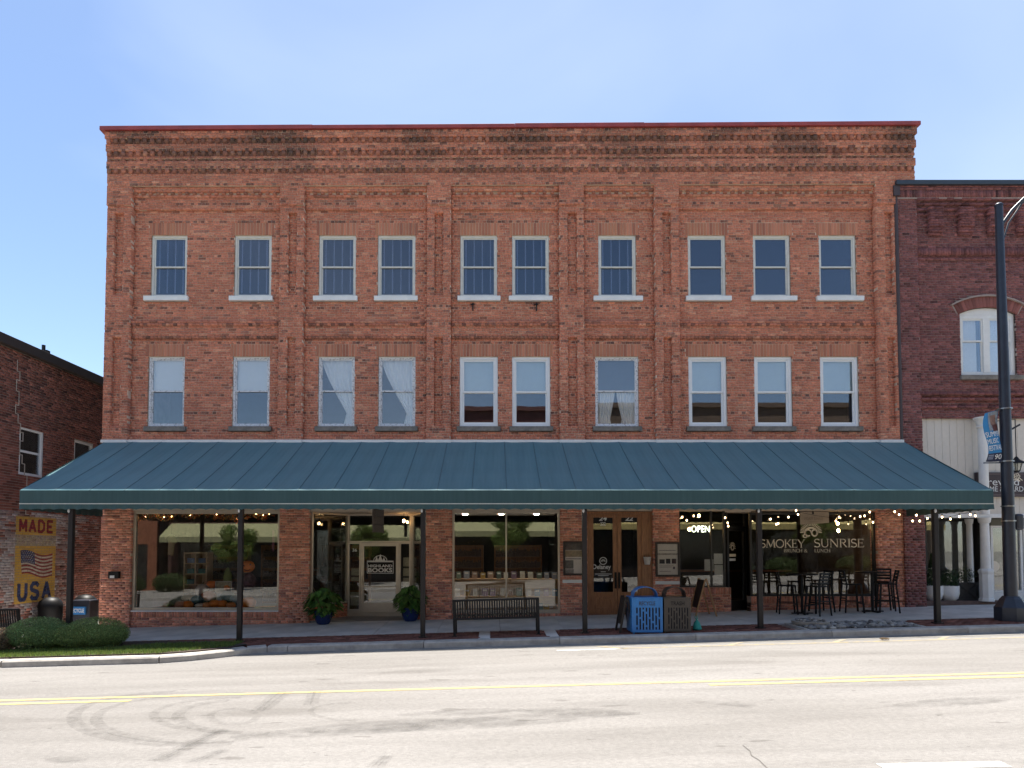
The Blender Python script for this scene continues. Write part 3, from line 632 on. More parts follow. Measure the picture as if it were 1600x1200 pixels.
# flashing above the awning
MB().box(XL-.01, XR2-.2, -.12, .01, ZA0-.02, Z_(687, -.12)).build('flashing', M_white, bld, keep=True)
for a, b in PIL: MB().box(a-.01, b+.01, -.19, -.121, ZA0-.02, Z_(687.5, -.12)).build('flashing', M_white, bld, keep=True)
# lintel over the shopfronts
MB().box(PR[0][1]-.01, PR[5][0]+.01, -.02, .28, ZH, ZLOW+.01).build('lintel_board', M_tan, bld, keep=True)
for px in (739, 838): # small iron brackets under the upper sills
    x = X_(px, 480); m = MB(); z = Z_(474); m.bar((x, .0, z-.02), (x, -.07, z-.02), .03); m.bar((x, -.06, z-.02), (x, -.05, z-.24), .035, .03); m.bar((x-.07, -.03, z-.05), (x+.05, -.03, z-.03), .025); m.build('iron_bracket', M_black, bld)

# ---------------------------------------------------------------- upper windows
M_screen_slat = mat('vertical_blind', (.52, .50, .54), .8, var=.06)
M_shade = mat('white_roller_shade', (.84, .85, .84), .85, var=.03)
M_shadeb = mat('pale_blue_shade', (.58, .70, .75), .85, var=.03)
M_blind = mat('slat_blind', (.40, .42, .45), .7, var=.05)
M_curt = mat('white_curtain', (.84, .84, .83), .9, var=.05)
def curtain(x0, x1, z0, z1, y, tie, side):
    mb = MB(); nx, nz_ = 26, 16
    for j in range(nz_+1):
        t = j/nz_; z = z1-(z1-z0)*t; w = 1-tie*math.sin(min(1, t*1.25)*math.pi*.5)*(1 if t < .8 else 1.0) if tie else 1
        if tie: w = 1-tie*(t/.8)**1.3 if t < .8 else (1-tie)+(t-.8)*.5
        for i in range(nx+1):
            u = i/nx; fold = .022*math.sin(u*36+1.3*math.sin(t*3)); xx = x0+(x1-x0)*(u*w if side < 0 else 1-(1-u)*w)
            mb.v.append((xx, y+fold, z))
    mb.f = [(j*(nx+1)+i, j*(nx+1)+i+1, (j+1)*(nx+1)+i+1, (j+1)*(nx+1)+i) for j in range(nz_) for i in range(nx)]
    return mb
def upper(x0, x1, z0, z1, kind, sill, side=-1):
    old = kind in ('shade', 'curtain', 'mixed'); fm = M_peel if old else (M_vinyl if kind == 'vinyl' else M_beige)
    g = .004; fw = .075 if kind == 'vinyl' else .055
    f = MB(); f.frame(x0+g, x1-g, z0+g, z1-g, fw, .045, .15)
    w = f.build('window', fm, bld, bevel=.004)
    if old: MB().box(x0+g, x1-g, .035, .044, z1-.035, z1-g).build('head_trim', M_beige, w)
    zi0, zi1 = z0+fw+g, z1-fw-g; zm = (zi0+zi1)/2+(.03 if old else -.0); xi0, xi1 = x0+fw+g, x1-fw-g
    sw = .05 if kind == 'vinyl' else .036
    up = MB(); up.frame(xi0+.001, xi1-.001, zm-.02, zi1-.001, sw, .075, .11); up.build('upper_sash', fm, w)
    lo = MB(); lo.frame(xi0+.001, xi1-.001, zi0+.001, zm+.02, sw, .112, .147, wb=sw*1.3); lo.build('lower_sash', fm, w)
    gm = M_gscr if kind in ('bars', 'screen') else M_gup
    MB().box(xi0+sw, xi1-sw, .090, .094, zm-.02+sw, zi1-sw).build('pane', gm, w); MB().box(xi0+sw, xi1-sw, .127, .131, zi0+sw, zm+.02-sw).build('pane', gm, w)
    if kind == 'bars':
        n = 4; 
        for i in range(n):
            x = xi0+(xi1-xi0)*(i+.42)/n; MB().box(x-.018, x+.018, .18, .19, zi0+.12, zi1).build('blind_slat', M_screen_slat, w)
    if kind == 'screen':
        z = zi0
        b = MB()
        while z < zi1-.02: b.add([(xi0, .17, z), (xi1, .17, z), (xi1, .195, z+.022), (xi0, .195, z+.022)], [(0, 1, 2, 3)]); z += .026
        b.build('slat_blind', mat('grey_slat_blind', (.24, .25, .28), .7), w)
    if kind == 'shade': MB().box(xi0+.02, xi1-.02, .155, .16, zm-.01, zi1).build('roller_shade', M_shade, w)
    if kind == 'vinyl': MB().box(xi0+.005, xi1-.005, .155, .16, zm-.01, zi1).build('roller_shade', M_shadeb, w)
    if kind == 'curtain':
        curtain(xi0, xi1, zi0, zi1, .18, .78, side).build('curtain', M_curt, w, smooth=True)
    if kind == 'mixed':
        b = MB(); z = zm
        while z < zi1-.02: b.add([(xi0, .165, z), (xi1, .165, z), (xi1, .19, z+.026), (xi0, .19, z+.026)], [(0, 1, 2, 3)]); z += .03
        b.build('slat_blind', M_blind, w); curtain(xi0+.06, (xi0+xi1)/2-.03, zi0, zm, .2, .3, -1).build('curtain', M_curt, w, smooth=True); curtain((xi0+xi1)/2+.02, xi1-.02, zi0, zm, .2, .3, 1).build('curtain', M_curt, w, smooth=True)
    if sill: s = MB().box(sill[0], sill[1], -.085, .044, z0-2*CH+.01, z0+.003); s.build('sill', M_white, w, bevel=.006)
    else: s = MB().box(x0-.075, x1+.075, -.07, .044, z0-2*CH+.012, z0+.002); s.build('sill', M_stone, w, bevel=.008)
    return w
for i, (a, b) in enumerate(W3): upper(a, b, W3B, W3T, 'bars' if i < 7 else 'screen', sil3[i])
k2 = ['shade', 'shade', 'curtain', 'curtain', 'vinyl', 'vinyl', 'mixed', 'vinyl', 'vinyl', 'vinyl']
for i, (a, b) in enumerate(W2): upper(a, b, W2B, W2T, k2[i], None, 1 if i != 3 else 1)
# ================================================================ shopfronts
def slant(p0, p1):   # maps local (u along, v depth, z) to a wall running p0 -> p1 in plan
    p0 = Vector((*p0, 0)); p1 = Vector((*p1, 0)); d = (p1-p0).normalized(); n = Vector((-d.y, d.x, 0))
    return (lambda u, v, z: tuple(p0+d*u+n*v+Vector((0, 0, z)))), (p1-p0).length
def shop_window(x0, x1, z0, z1, fm, fw=.045, y=.06, mull=(), name='shop_window', fn=None, gm=M_gstore, wb=None):
    f = MB().frame(x0, x1, z0, z1, fw, y-.05, y+.05, wb=wb)
    if fn: f.xf(fn)
    w = f.build(name, fm, bld, bevel=.003)
    xs = [x0+fw]+list(mull)+[x1-fw]
    for m in mull:
        b = MB().box(m-.022, m+.022, y-.045, y+.045, z0+(wb or fw), z1-fw)
        if fn: b.xf(fn)
        b.build('mullion', fm, w)
    for i in range(len(xs)-1):
        p = MB().box(xs[i]+(.022 if i else 0), xs[i+1]-(.022 if i < len(xs)-2 else 0), y-.004, y+.004, z0+(wb or fw), z1-fw)
        if fn: p.xf(fn)
        p.build('pane', gm, w)
    return w
winA = shop_window(PR[0][1]+.004, PR[1][0]-.004, SA-.01, ZH-.002, M_alu, .075)
winB = shop_window(PR[2][1]+.004, PR[3][0]-.004, SB-.01, ZH-.002, M_alu, .06, mull=(X_(791),))
MB().box(PR[0][1]+.01, PR[1][0]-.01, -.06, .009, SA-.05, SA-.012).build('sill', M_white, winA, bevel=.004)
MB().box(PR[2][1]+.01, PR[3][0]-.01, -.05, .009, SB-.04, SB-.012).build('sill', M_alu, winB, bevel=.004)
M_blackf = mat('black_frame', (.018, .017, .016), .45)
winC = shop_window(PR[4][1]+.004, X_(1134), SC-.01, ZH+.1, M_blackf, .045, mull=(X_(1112.5),))
winD = shop_window(X_(1172)+.01, PR[5][0]-.004, SD-.01, ZH-.04, M_blackf, .06)
M_gdk = M_gstore
# --- bookstore entry recess
RY = 1.3
rl0, rl1, rr0, rr1 = (PR[1][1]+.02, .0), (X_(543, 880, RY), RY), (X_(643, 880, RY), RY), (PR[2][0]-.06, .0)
ZF = -.10
fn, ln = slant(rl0, rl1); wl = shop_window(0, ln, ZF+.42, ZH-.02, M_alu, .05, 0, fn=fn); 
bb = []; field(bb, 0, ln, ZF-.1, ZF+.42, -.02, pal_low, dep=.08, hdr=0); 
def fnv(fn): return lambda V: np.array([fn(*p) for p in V])
bricks_mesh('brickwork', bb, M_brick, wallo, fnv(fn))
fn2, ln2 = slant(rr0, rr1); wr = shop_window(0, ln2, ZF+.42, ZH-.02, M_alu, .05, 0, fn=fn2, name='shop_window')
bb = []; field(bb, 0, ln2, ZF-.1, ZF+.42, -.02, pal_low, dep=.08, hdr=0); bricks_mesh('brickwork', bb, M_brick, wallo, fnv(fn2))
MB().prismz([(rl0[0]-.05, -.01), (rr1[0]+.05, -.01), (rr0[0]+.05, RY+.1), (rl1[0]-.05, RY+.1)], ZH-.018, ZH+.06).build('entry_ceiling', M_tan, bld)
MB().prismz([(rl0[0]-.0, -.02), (rr1[0]+.0, -.02), (rr0[0]+.0, RY+.1), (rl1[0], RY+.1)], ZF-.2, ZF+.012).build('entry_floor', mat('entry_tile', (.20, .19, .18), .7, var=.2), bld)
x0, x1 = rl1[0]+.02, rr0[0]-.02; dx0, dx1 = X_(565, 880, RY), X_(623, 880, RY); zt0 = Z_(849, RY); zt1 = Z_(852, RY)
shop_window(x0, x1, zt0+.03, ZH-.02, M_alu, .04, RY, name='transom')
shop_window(x0, dx0-.02, ZF+.12, zt0+.028, M_alu, .045, RY, name='sidelight', wb=.1)
shop_window(dx1+.02, x1, ZF+.12, zt0+.028, M_alu, .045, RY, name='sidelight', wb=.1)
MB().box(x0, x1, RY-.05, RY+.05, ZF, ZF+.118).build('kick_plate', M_alu, bld)
d = MB().frame(dx0-.015, dx1+.015, ZF+.122, zt0+.025, .095, RY-.045, RY+.04, wb=.30, wt=.11); door = d.build('door', M_alu, bld, bevel=.004); door['label'] = 'aluminium framed glass bookstore door with white logo'
MB().box(dx0+.08, dx1-.08, RY-.006, RY+.002, ZF+.41, zt0-.085).build('pane', M_gstore, door)
MB().bar((dx0+.08, RY-.07, .80), (dx1-.08, RY-.07, .80), .03).build('push_bar', M_alu, door)
h = MB().tube([(dx0+.035, RY-.046, .88), (dx0+.035, RY-.10, .88), (dx0+.035, RY-.10, 1.12), (dx0+.035, RY-.046, 1.12)], .014).build('handle', M_alu, door)
# logo on the door glass
lx0, lx1, lz0, lz1 = X_(573.5, 880, RY), X_(615, 880, RY), Z_(896, RY), Z_(876, RY); yy = RY-.012
lg = MB().frame(lx0, lx1, lz0, lz1, .018, yy, yy+.003); cx = (lx0+lx1)/2; rr = .20
lg.stroke([(cx+rr*math.cos(R(a)), lz1+rr*.78*math.sin(R(a))) for a in range(0, 181, 10)], .02, yy, yy+.003)
for tx, th, tw in ((cx-.11, .15, .05), (cx, .20, .075), (cx+.11, .12, .04)): lg.prism([(tx-tw, lz1-.0), (tx+tw, lz1-.0), (tx+tw*.4, lz1+th*.5), (tx, lz1+th), (tx-tw*.4, lz1+th*.5)], yy-.001, yy+.002)
lg.box(lx0, lx1, yy-.0015, yy+.001, lz1-.045, lz1-.02)
lg.build('logo', M_letw, door)
fit(text_mb('HIGHLAND', .03), lx0+.035, lx1-.035, lz0+.185, lz0+.27, yy-.002).build('lettering', M_letw, door)
fit(text_mb('BOOKS', .035), lx0+.035, lx1-.035, lz0+.035, lz0+.165, yy-.002).build('lettering', M_letw, door)
MB().box(lx0+.018, lx1-.018, yy+.004, yy+.006, lz0+.018, lz1-.03).build('logo_ground', M_black, door)
tb = MB().box(X_(550.5, 860, RY), X_(558, 860, RY), RY-.011, RY-.008, Z_(862, RY), Z_(857, RY)); tb = fit(text_mb('36', .02), X_(551, 860, RY), X_(558, 860, RY), Z_(862, RY), Z_(857, RY), RY-.03).build('house_number', M_letw, bld)
# --- oak double doors 24 / 22
ox0, ox1 = PR[3][1]+.003, PR[4][0]-.003; oz = ZH-.01; zb = .09
fr = MB().frame(ox0, ox1, zb-.02, oz, .07, .02, .16, wb=.03); fr.box(ox1-.30, ox1-.07, .03, .13, zb, oz-.07); jam = fr.build('door_frame', M_oak, bld, bevel=.004)
xm = X_(965); dl = (ox0+.072, xm-.006); dr = (xm+.006, ox1-.302)
for i, (a, b) in enumerate((dl, dr)):
    st = .115; d = MB().frame(a, b, zb+.01, oz-.075, st, .045, .10, wb=.62, wt=.10); dd = d.build('door', M_oak, bld, bevel=.004)
    MB().frame(a+st+.03, b-st-.03, zb+.14, zb+.48, .05, .03, .046).build('door_panel', M_oak, dd, bevel=.008)
    MB().box(a+st, b-st, .068, .074, zb+.62, oz-.175).build('pane', M_gstore, dd)
    MB().box(a+st, b-st, .0655, .067, Z_(816 if i else 818), oz-.175).build('number_band', M_black, dd)
    n_ = '22' if i else '24'; cx = (a+b)/2
    fit(text_mb(n_, .03, .2), cx-.115, cx+.115, Z_(813.5), Z_(806.5), .063).build('house_number', M_letw, dd)
    if i == 0:
        fit(text_mb('222', .02), cx-.075, cx+.075, Z_(821), Z_(815.5), .0615).build('house_number', M_letw, dd)
        fit(text_mb('Delaney', .012), X_(927), X_(955), Z_(891.5), Z_(882), .060).build('lettering', M_letw, dd)
        c = MB(); zc = Z_(876.5); c.stroke([(cx+.10*math.cos(R(q)), zc+.10*math.sin(R(q))) for q in range(0, 361, 15)], .018, .058, .062)
        c.stroke([(cx+.06*math.cos(R(q)), zc-.02+.055*math.sin(R(q))) for q in range(0, 181, 15)], .014, .058, .062); c.stroke([(cx+.03*math.cos(R(q)), zc-.02+.03*math.sin(R(q))) for q in range(0, 181, 20)], .012, .058, .062); c.build('logo', M_letw, dd)
        for zz, w in ((Z_(897), .24), (Z_(899.5), .15), (Z_(893.5), .07)): MB().box(cx-w, cx+w, .059, .062, zz-.008, zz+.008).build('small_print', M_letw, dd)
    hx = b-.045 if i == 0 else a+.045
    MB().box(hx-.03, hx+.03, .035, .046, .82, 1.28).tube([(hx, .04, .86), (hx, -.03, .9), (hx, -.03, 1.1), (hx, .04, 1.14)], .014).build('handle', M_black, dd)
MB().box(ox0-.01, ox1+.01, -.06, .16, zb-.25, zb-.021).build('doorstep', M_con, bld)
bk = thing('wall_bucket', 'small white enamel bucket hung on the oak door jamb', 'bucket', (X_(1010.5), -.06, Z_(882)))
q = wpos(bk); MB().lathe([(.075, 0), (.105, .20), (.112, .2), (.112, .215), (.098, .215), (.07, .015)], q, 16).build('pail', mat('white_enamel', (.50, .47, .44), .4), bk, smooth=True)
MB().tube([(q.x-.1, q.y, q.z+.2), (q.x-.05, q.y+.05, q.z+.27), (q.x+.05, q.y+.05, q.z+.27), (q.x+.1, q.y, q.z+.2)], .006, 6).build('bail_handle', M_black, bk)
# --- notice cases and white name strips on the piers
def notice(px0, px1, py0, py1, label, pics):
    x0, x1, z0, z1 = X_(px0, 870, -.1), X_(px1, 870, -.1), Z_(py1, -.1), Z_(py0, -.1); t = thing('notice_case', label, 'notice board', ((x0+x1)/2, -.1, z0))
    MB().frame(x0, x1, z0, z1, .055, -.15, -.083).build('frame', mat('dark_walnut', (.03, .02, .016), .5), t, bevel=.004); MB().box(x0+.055, x1-.055, -.10, -.083, z0+.055, z1-.055).build('poster', mat('poster_paper', (.72, .67, .60), .8, var=.04), t)
    for k, (a, b, c, d, col) in enumerate(pics):
        X0, W, H = x0+.055, x1-x0-.11, z1-z0-.11; MB().box(X0+a*W, X0+b*W, -.103, -.1005, z0+.055+c*H, z0+.055+d*H).build('print', mat('print_%s' % '_'.join(str(int(v*100)) for v in col), col, .8, var=.35, scale=14), t)
    MB().box(x0+.055, x1-.055, -.128, -.124, z0+.055, z1-.055).build('pane', M_gcase, t)
notice(880, 913, 846, 899, 'framed notice case with dark photos on brick pier beside the oak doors', [(0, 1, .78, 1, (.10, .10, .09)), (0, 1, .55, .77, (.33, .27, .17)), (0, .48, .16, .44, (.16, .17, .15)), (0, .5, .0, .14, (.28, .28, .26)), (.06, .94, .47, .5, (.2, .2, .2))])
notice(1024, 1062, 847, 901, 'framed notice case with white page on pier left of the OPEN window', [(.1, .36, .36, .5, (.06, .06, .06)), (.42, .64, .36, .52, (.06, .06, .06)), (.7, .92, .36, .52, (.08, .05, .05)), (.1, .9, .78, .8, (.2, .2, .2)), (.0, 1, .64, .7, (.36, .33, .29)), (.1, .7, .24, .26, (.3, .26, .22)), (.1, .65, .1, .12, (.32, .26, .22)), (.76, .86, .18, .26, (.12, .1, .1)), (.1, .8, .30, .315, (.36, .3, .26))])
for a, b, p0, p1, lb in ((879, 911, 906, 911, 'thin white name strip on brick pier below the photo notice case'), (1024, 1062, 908, 913, 'thin white name strip on brick pier below the white page notice case')):
    tag(MB().box(X_(a, 900, -.1), X_(b, 900, -.1), -.1, -.082, Z_(p1, -.1), Z_(p0, -.1)).build('name_strip', M_white), lb, 'sign')
mb_ = thing('mail_box', 'small black wall box on the brick pier left of the pumpkin window', 'mailbox', (X_(180, 898, -.1), -.15, Z_(904, -.1)))
MB().box(X_(172, 898, -.1), X_(188, 898, -.1), -.20, -.082, Z_(904, -.1), Z_(893, -.1)).build('box', M_black, mb_, bevel=.01); MB().box(X_(175, 898, -.1), X_(182, 898, -.1), -.203, -.2, Z_(903, -.1), Z_(899, -.1)).build('label_plate', M_white, mb_)
# --- restaurant entry: angled black door
q0, q1 = (X_(1135.5), .04), (X_(1171, 880, .85), .85)
fn, ln = slant(q0, q1); ZR = .16
d = MB().frame(.03, ln-.28, ZR+.02, 2.55, .09, -.03, .03, wb=.28).xf(fn).build('door', M_blackf, bld, bevel=.003); MB().box(.12, ln-.37, -.004, .004, ZR+.3, 2.46).xf(fn).build('pane', M_gstore, d)
MB().frame(.0, ln-.25, 2.555, ZH+.06, .05, -.03, .03).box(ln-.249, ln, -.04, .04, ZR-.05, ZH+.06).xf(fn).build('door_frame', M_blackf, bld); MB().box(.05, ln-.3, -.003, .003, 2.6, ZH).xf(fn).build('transom_pane', M_gstore, bld)
sg = MB(); sx, sz = .33, 1.98; sg.stroke(arc(sx, sz, .07, .07, 0, 360, 14), .02, -.012, -.009)
for a in range(-10, 200, 21): sg.stroke([(sx+.1*math.cos(R(a)), sz+.1*math.sin(R(a))), (sx+.16*math.cos(R(a)), sz+.16*math.sin(R(a)))], .014, -.012, -.009)
sg.xf(fn).build('sun_logo', M_let, d); MB().box(.16, .50, -.012, -.009, 1.72, 1.80).xf(fn).build('small_print', M_let, d); MB().box(.16, .48, -.012, -.009, 1.60, 1.67).xf(fn).build('small_print', M_letw, d)
MB().bar(fn(ln-.42, -.08, 1.0), fn(ln-.42, -.08, 1.35), .025).build('handle', M_bronze, d)
MB().prismz([(X_(1134), -.03), (X_(1172)+.03, -.03), (q1[0]+.3, 1.0), (q0[0]-.0, .2)], ZH-.035, ZH+.05).build('entry_ceiling', M_tan, bld)
MB().prismz([(X_(1141), -.02), (X_(1172)+.0, -.02), (q1[0]+.0, .85), (q0[0]+.05, .08)], ZR-.3, ZR+.005).build('entry_floor', M_con, bld)
MB().prismz([(X_(1172)+.02, .02), (X_(1172)+.06, .0), (q1[0]+.06, .85), (q1[0]+.02, .87)], ZR, ZH).build('entry_side', M_blackf, bld)
# lettering on the restaurant window
yl = .045
serif_text('SMOKEY', X_(1189, 848), X_(1259, 848), Z_(855.5), Z_(843), yl, yl+.003).build('lettering', M_let, winD)
serif_text('SUNRISE', X_(1273, 848), X_(1352, 848), Z_(855), Z_(842), yl, yl+.003).build('lettering', M_let, winD)
serif_text('&', X_(1257.5, 860), X_(1263, 860), Z_(863), Z_(857.8), yl, yl+.003).build('lettering', M_let, winD); serif_text('BRUNCH', X_(1226, 860), X_(1255, 860), Z_(863), Z_(857.8), yl, yl+.003).build('lettering', M_let, winD); serif_text('LUNCH', X_(1274, 860), X_(1299, 860), Z_(863), Z_(857.8), yl, yl+.003).build('lettering', M_let, winD)
sg = MB(); sx, sz = X_(1268.5, 832), Z_(832.5); r = .19
sg.stroke(arc(sx, sz, r*.92, r*.75, -20, 200, 20), .05, yl, yl+.003); sg.stroke(arc(sx-.08, sz+.0, .085, .09, 0, 300, 14), .035, yl, yl+.003); sg.stroke(arc(sx+.1, sz, .08, .09, 60, 400, 14), .04, yl, yl+.003); sg.stroke(arc(sx-.17, sz-.09, .06, .04, 0, 360, 10), .03, yl, yl+.003)
for a in range(0, 181, 10): sg.stroke([(sx+r*1.12*math.cos(R(a)), sz+r*.98*math.sin(R(a))+.01), (sx+r*1.62*math.cos(R(a)), sz+r*1.45*math.sin(R(a))+.01)], .019, yl, yl+.003)
sg.build('sun_logo', M_let, winD)
paper = thing('hanging_sign', 'cream paper sign with faint sun print hung above the painted window sun', 'sign', (X_(1273), .0, Z_(820)))
MB().prism([(X_(1250,808), Z_(820)), (X_(1295,808), Z_(817)), (X_(1295,808), ZH-.02), (X_(1250,808), ZH-.02)], -.01, .0).build('panel', mat('cream_card', (.36, .29, .22), .8), paper)
fit(text_mb('SMOKEY SUNRISE', .0), X_(1257), X_(1287), Z_(812.5), Z_(808), -.013).build('lettering', mat('faded_brown_ink', (.22, .17, .12), .8), paper); MB().box(X_(1270), X_(1273), -.013, -.011, Z_(803.5), Z_(799)).build('print', M_bronze, paper); MB().box(X_(1265), X_(1279), -.013, -.011, Z_(815.5), Z_(815)).build('print', mat('faded_brown_ink', (.22, .17, .12), .8), paper)
neon = thing('open_sign', 'lit white neon OPEN sign hung inside the restaurant window', 'sign', (X_(1096), .2, Z_(832)))
MBt = fit(text_mb('OPEN', .0, 0, 1.0), X_(1080, 826, .2), X_(1109, 826, .2), Z_(831.5, .2), Z_(821.5, .2), .2)
MBt.build('neon_letters', mat('neon', (.8, .9, .7), .5, emit=(.92, 1.0, .72, 1.6)), neon); MB().bar((X_(1096), .21, Z_(821)), (X_(1096), .21, ZH+.05), .006).build('hanging_cord', M_black, neon)
for k, (a, b, c, d) in enumerate(((1102, 1116, 874, 892), (1117, 1131, 865, 881.5), (1117.5, 1131, 883, 899))):
    tag(MB().box(X_(a), X_(b), .07, .072, Z_(d), Z_(c)).build('paper_notice', mat('paper', (.55, .54, .51), .8, var=.12, scale=25)), ['white paper taped low on the OPEN window, left of two stacked papers', 'upper of two stacked white papers taped to the OPEN window', 'lower of two stacked white papers taped to the OPEN window'][k], 'paper')

# ================================================================ interiors
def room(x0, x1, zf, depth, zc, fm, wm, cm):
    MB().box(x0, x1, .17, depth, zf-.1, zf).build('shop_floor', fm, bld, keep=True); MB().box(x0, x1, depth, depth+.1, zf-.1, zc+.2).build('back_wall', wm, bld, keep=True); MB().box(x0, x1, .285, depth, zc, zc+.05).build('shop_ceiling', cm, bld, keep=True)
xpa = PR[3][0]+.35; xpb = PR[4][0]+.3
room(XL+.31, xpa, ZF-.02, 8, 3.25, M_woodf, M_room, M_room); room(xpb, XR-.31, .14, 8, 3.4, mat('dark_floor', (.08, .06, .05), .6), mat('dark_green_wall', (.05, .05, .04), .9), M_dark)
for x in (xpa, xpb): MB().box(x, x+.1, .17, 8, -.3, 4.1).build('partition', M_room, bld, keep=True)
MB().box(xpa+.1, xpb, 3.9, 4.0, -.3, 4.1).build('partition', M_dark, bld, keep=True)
# display decks behind the bookstore windows
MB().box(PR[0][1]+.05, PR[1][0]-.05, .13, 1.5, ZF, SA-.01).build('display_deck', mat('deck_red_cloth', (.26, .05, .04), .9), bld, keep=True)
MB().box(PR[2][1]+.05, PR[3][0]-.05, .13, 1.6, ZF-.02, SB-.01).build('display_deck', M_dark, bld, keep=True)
def bookrun(x0, x1, y, z, n, lab, grp, hh=.24, lean=.25):
    cols = [(.30,.20,.14),(.10,.18,.24),(.42,.40,.36),(.34,.22,.05),(.08,.12,.10),(.22,.26,.32),(.36,.10,.05),(.14,.2,.16),(.46,.44,.38),(.2,.13,.2)]
    for i in range(n):
        x = x0+(x1-x0)*(i+.5)/n+random.uniform(-.02, .02); w = random.uniform(.13, .18); h = hh*random.uniform(.8, 1.12); c = random.choice(cols); t = .03
        root = thing('book', ['tan', 'blue-grey', 'pale', 'ochre', 'dark green', 'slate', 'rust', 'grey-green', 'cream', 'plum'][cols.index(c)]+' '+lab, 'book', (0, 0, 0), grp)
        MB().box(-w/2, w/2, 0, .006, 0, h).box(-w/2, w/2, t-.006, t, 0, h).build('cover', mat('book_%02d' % cols.index(c), c, .5, var=.3, scale=9), root); MB().box(-w/2+.004, w/2-.004, .006, t-.006, .004, h-.004).build('pages', mat('paper', (.55, .54, .51), .8), root)
        MB().box(-w*.32, w*.32, -.002, -.0005, h*.62, h*.82).build('title_print', mat('paper', (.55, .54, .51), .8), root)
        root.location = (x, y, z); root.rotation_euler = (-lean, 0, random.uniform(-.12, .12))
def shelf(x0, x1, y0, y1, z, th=.03, legs=True, label='', m=M_pine, zb=None):
    t = thing('display_shelf', label, 'shelf', ((x0+x1)/2, (y0+y1)/2, zb if zb is not None else z)); MB().box(x0, x1, y0, y1, z-th, z).build('board', m, t)
    for x in (x0, x1-.03): MB().box(x, x+.03, y0+.02, y1, zb, z-th).build('side', m, t)
    MB().box(x0+.03, x1-.03, y1-.02, y1, zb, z-th).build('back', m, t); return t
xb0, xb1 = X_(709, 880, .5), X_(874, 880, .5)
zs1, zs2 = Z_(904, .8), Z_(931, .55); dk = SB-.01
shelf(xb0, xb1, .62, 1.0, zs1, label='pale wooden upper display shelf behind the mullioned bookstore window', zb=dk)
shelf(xb0, xb1, .38, .60, zs2, label='pale wooden lower display ledge behind the mullioned bookstore window', zb=dk)
bookrun(xb0, xb1, .68, zs1+.002, 13, 'book standing on the upper shelf of the mullioned bookstore window', 'books on the upper window shelf', .21)
bookrun(xb0, xb1, .44, zs2+.002, 12, 'book standing on the lower ledge of the mullioned bookstore window', 'books on the lower window ledge', .23)
bookrun(X_(840), xb1, .2, dk+.002, 4, 'book on the floor of the mullioned bookstore window display', 'books on the window display floor', .22)
# entry side windows: small book stands
def stand(x0, x1, y, zt, lab):
    t = thing('book_stand', lab, 'shelf', ((x0+x1)/2, y, ZF))
    for z in (ZF+.45, (zt+ZF+.45)/2, zt): MB().box(x0, x1, y, y+.3, z-.025, z).build('board', M_blackf, t)
    for x in (x0, x1-.02): MB().box(x, x+.02, y, y+.3, ZF, zt-.026).build('side', M_blackf, t)
    return t
stand(X_(489, 880, 1.5), X_(532, 880, 1.5), 1.5, Z_(899, 1.5), 'black stand of books inside the angled window left of the bookstore door')
bookrun(X_(489, 880, 1.55), X_(532, 880, 1.55), 1.53, Z_(899, 1.5)+.002, 4, 'book on the top board of the stand left of the bookstore door', 'books on the entry stand top', .27)
bookrun(X_(489, 880, 1.55), X_(532, 880, 1.55), 1.53, (Z_(899, 1.5)+ZF+.45)/2+.002, 4, 'book on the middle board of the stand left of the bookstore door', 'books on the entry stand middle', .27)
# cards hung in the right sidelight and left sidelight
for k, (px0, px1, py0, py1) in enumerate(((630, 642, 871, 885), (630, 642, 888, 900), (630, 642, 903, 917), (549, 561, 888, 899), (549, 561, 902, 908), (548, 562, 925, 946))):
    tag(MB().box(X_(px0, 880, RY+.1), X_(px1, 880, RY+.1), RY+.1, RY+.106, Z_(py1, RY+.1), Z_(py0, RY+.1)).build('card', mat('aged_card', (.40, .36, .26), .8, var=.3, scale=18)),
        'aged print card hung in the narrow glass right of the bookstore door' if k < 3 else 'aged print card in the narrow glass left of the bookstore door', 'card', 'cards right of the bookstore door' if k < 3 else 'cards left of the bookstore door')
# tall dark bookcases at the back
for i, x in enumerate((-10.2, -7.9, -5.6, -1.3, .9)):
    t = thing('bookcase', 'dim tall bookcase at the back of the bookstore', 'bookcase', (x, 6, ZF), 'bookcases at the back of the bookstore')
    MB().box(x-.9, x+.9, 6.25, 6.3, ZF, ZF+2.2).box(x-.9, x-.86, 5.95, 6.25, ZF, ZF+2.2).box(x+.86, x+.9, 5.95, 6.25, ZF, ZF+2.2).build('carcass', M_oak, t)
    for k in range(6):
        MB().box(x-.86, x+.86, 5.96, 6.25, ZF+.05+k*.42, ZF+.08+k*.42).build('board', M_oak, t)
        if k < 5:
            m = MB(); xx = x-.84
            while xx < x+.8: w = random.uniform(.025, .06); m.box(xx, xx+w*.94, 6.02, 6.2, ZF+.082+k*.42, ZF+.08+k*.42+random.uniform(.2, .32)); xx += w
            o = m.build('book_row', mat('mixed_books', (.14, .10, .09), .8, var=.9, scale=22), t); o['kind'] = 'stuff'
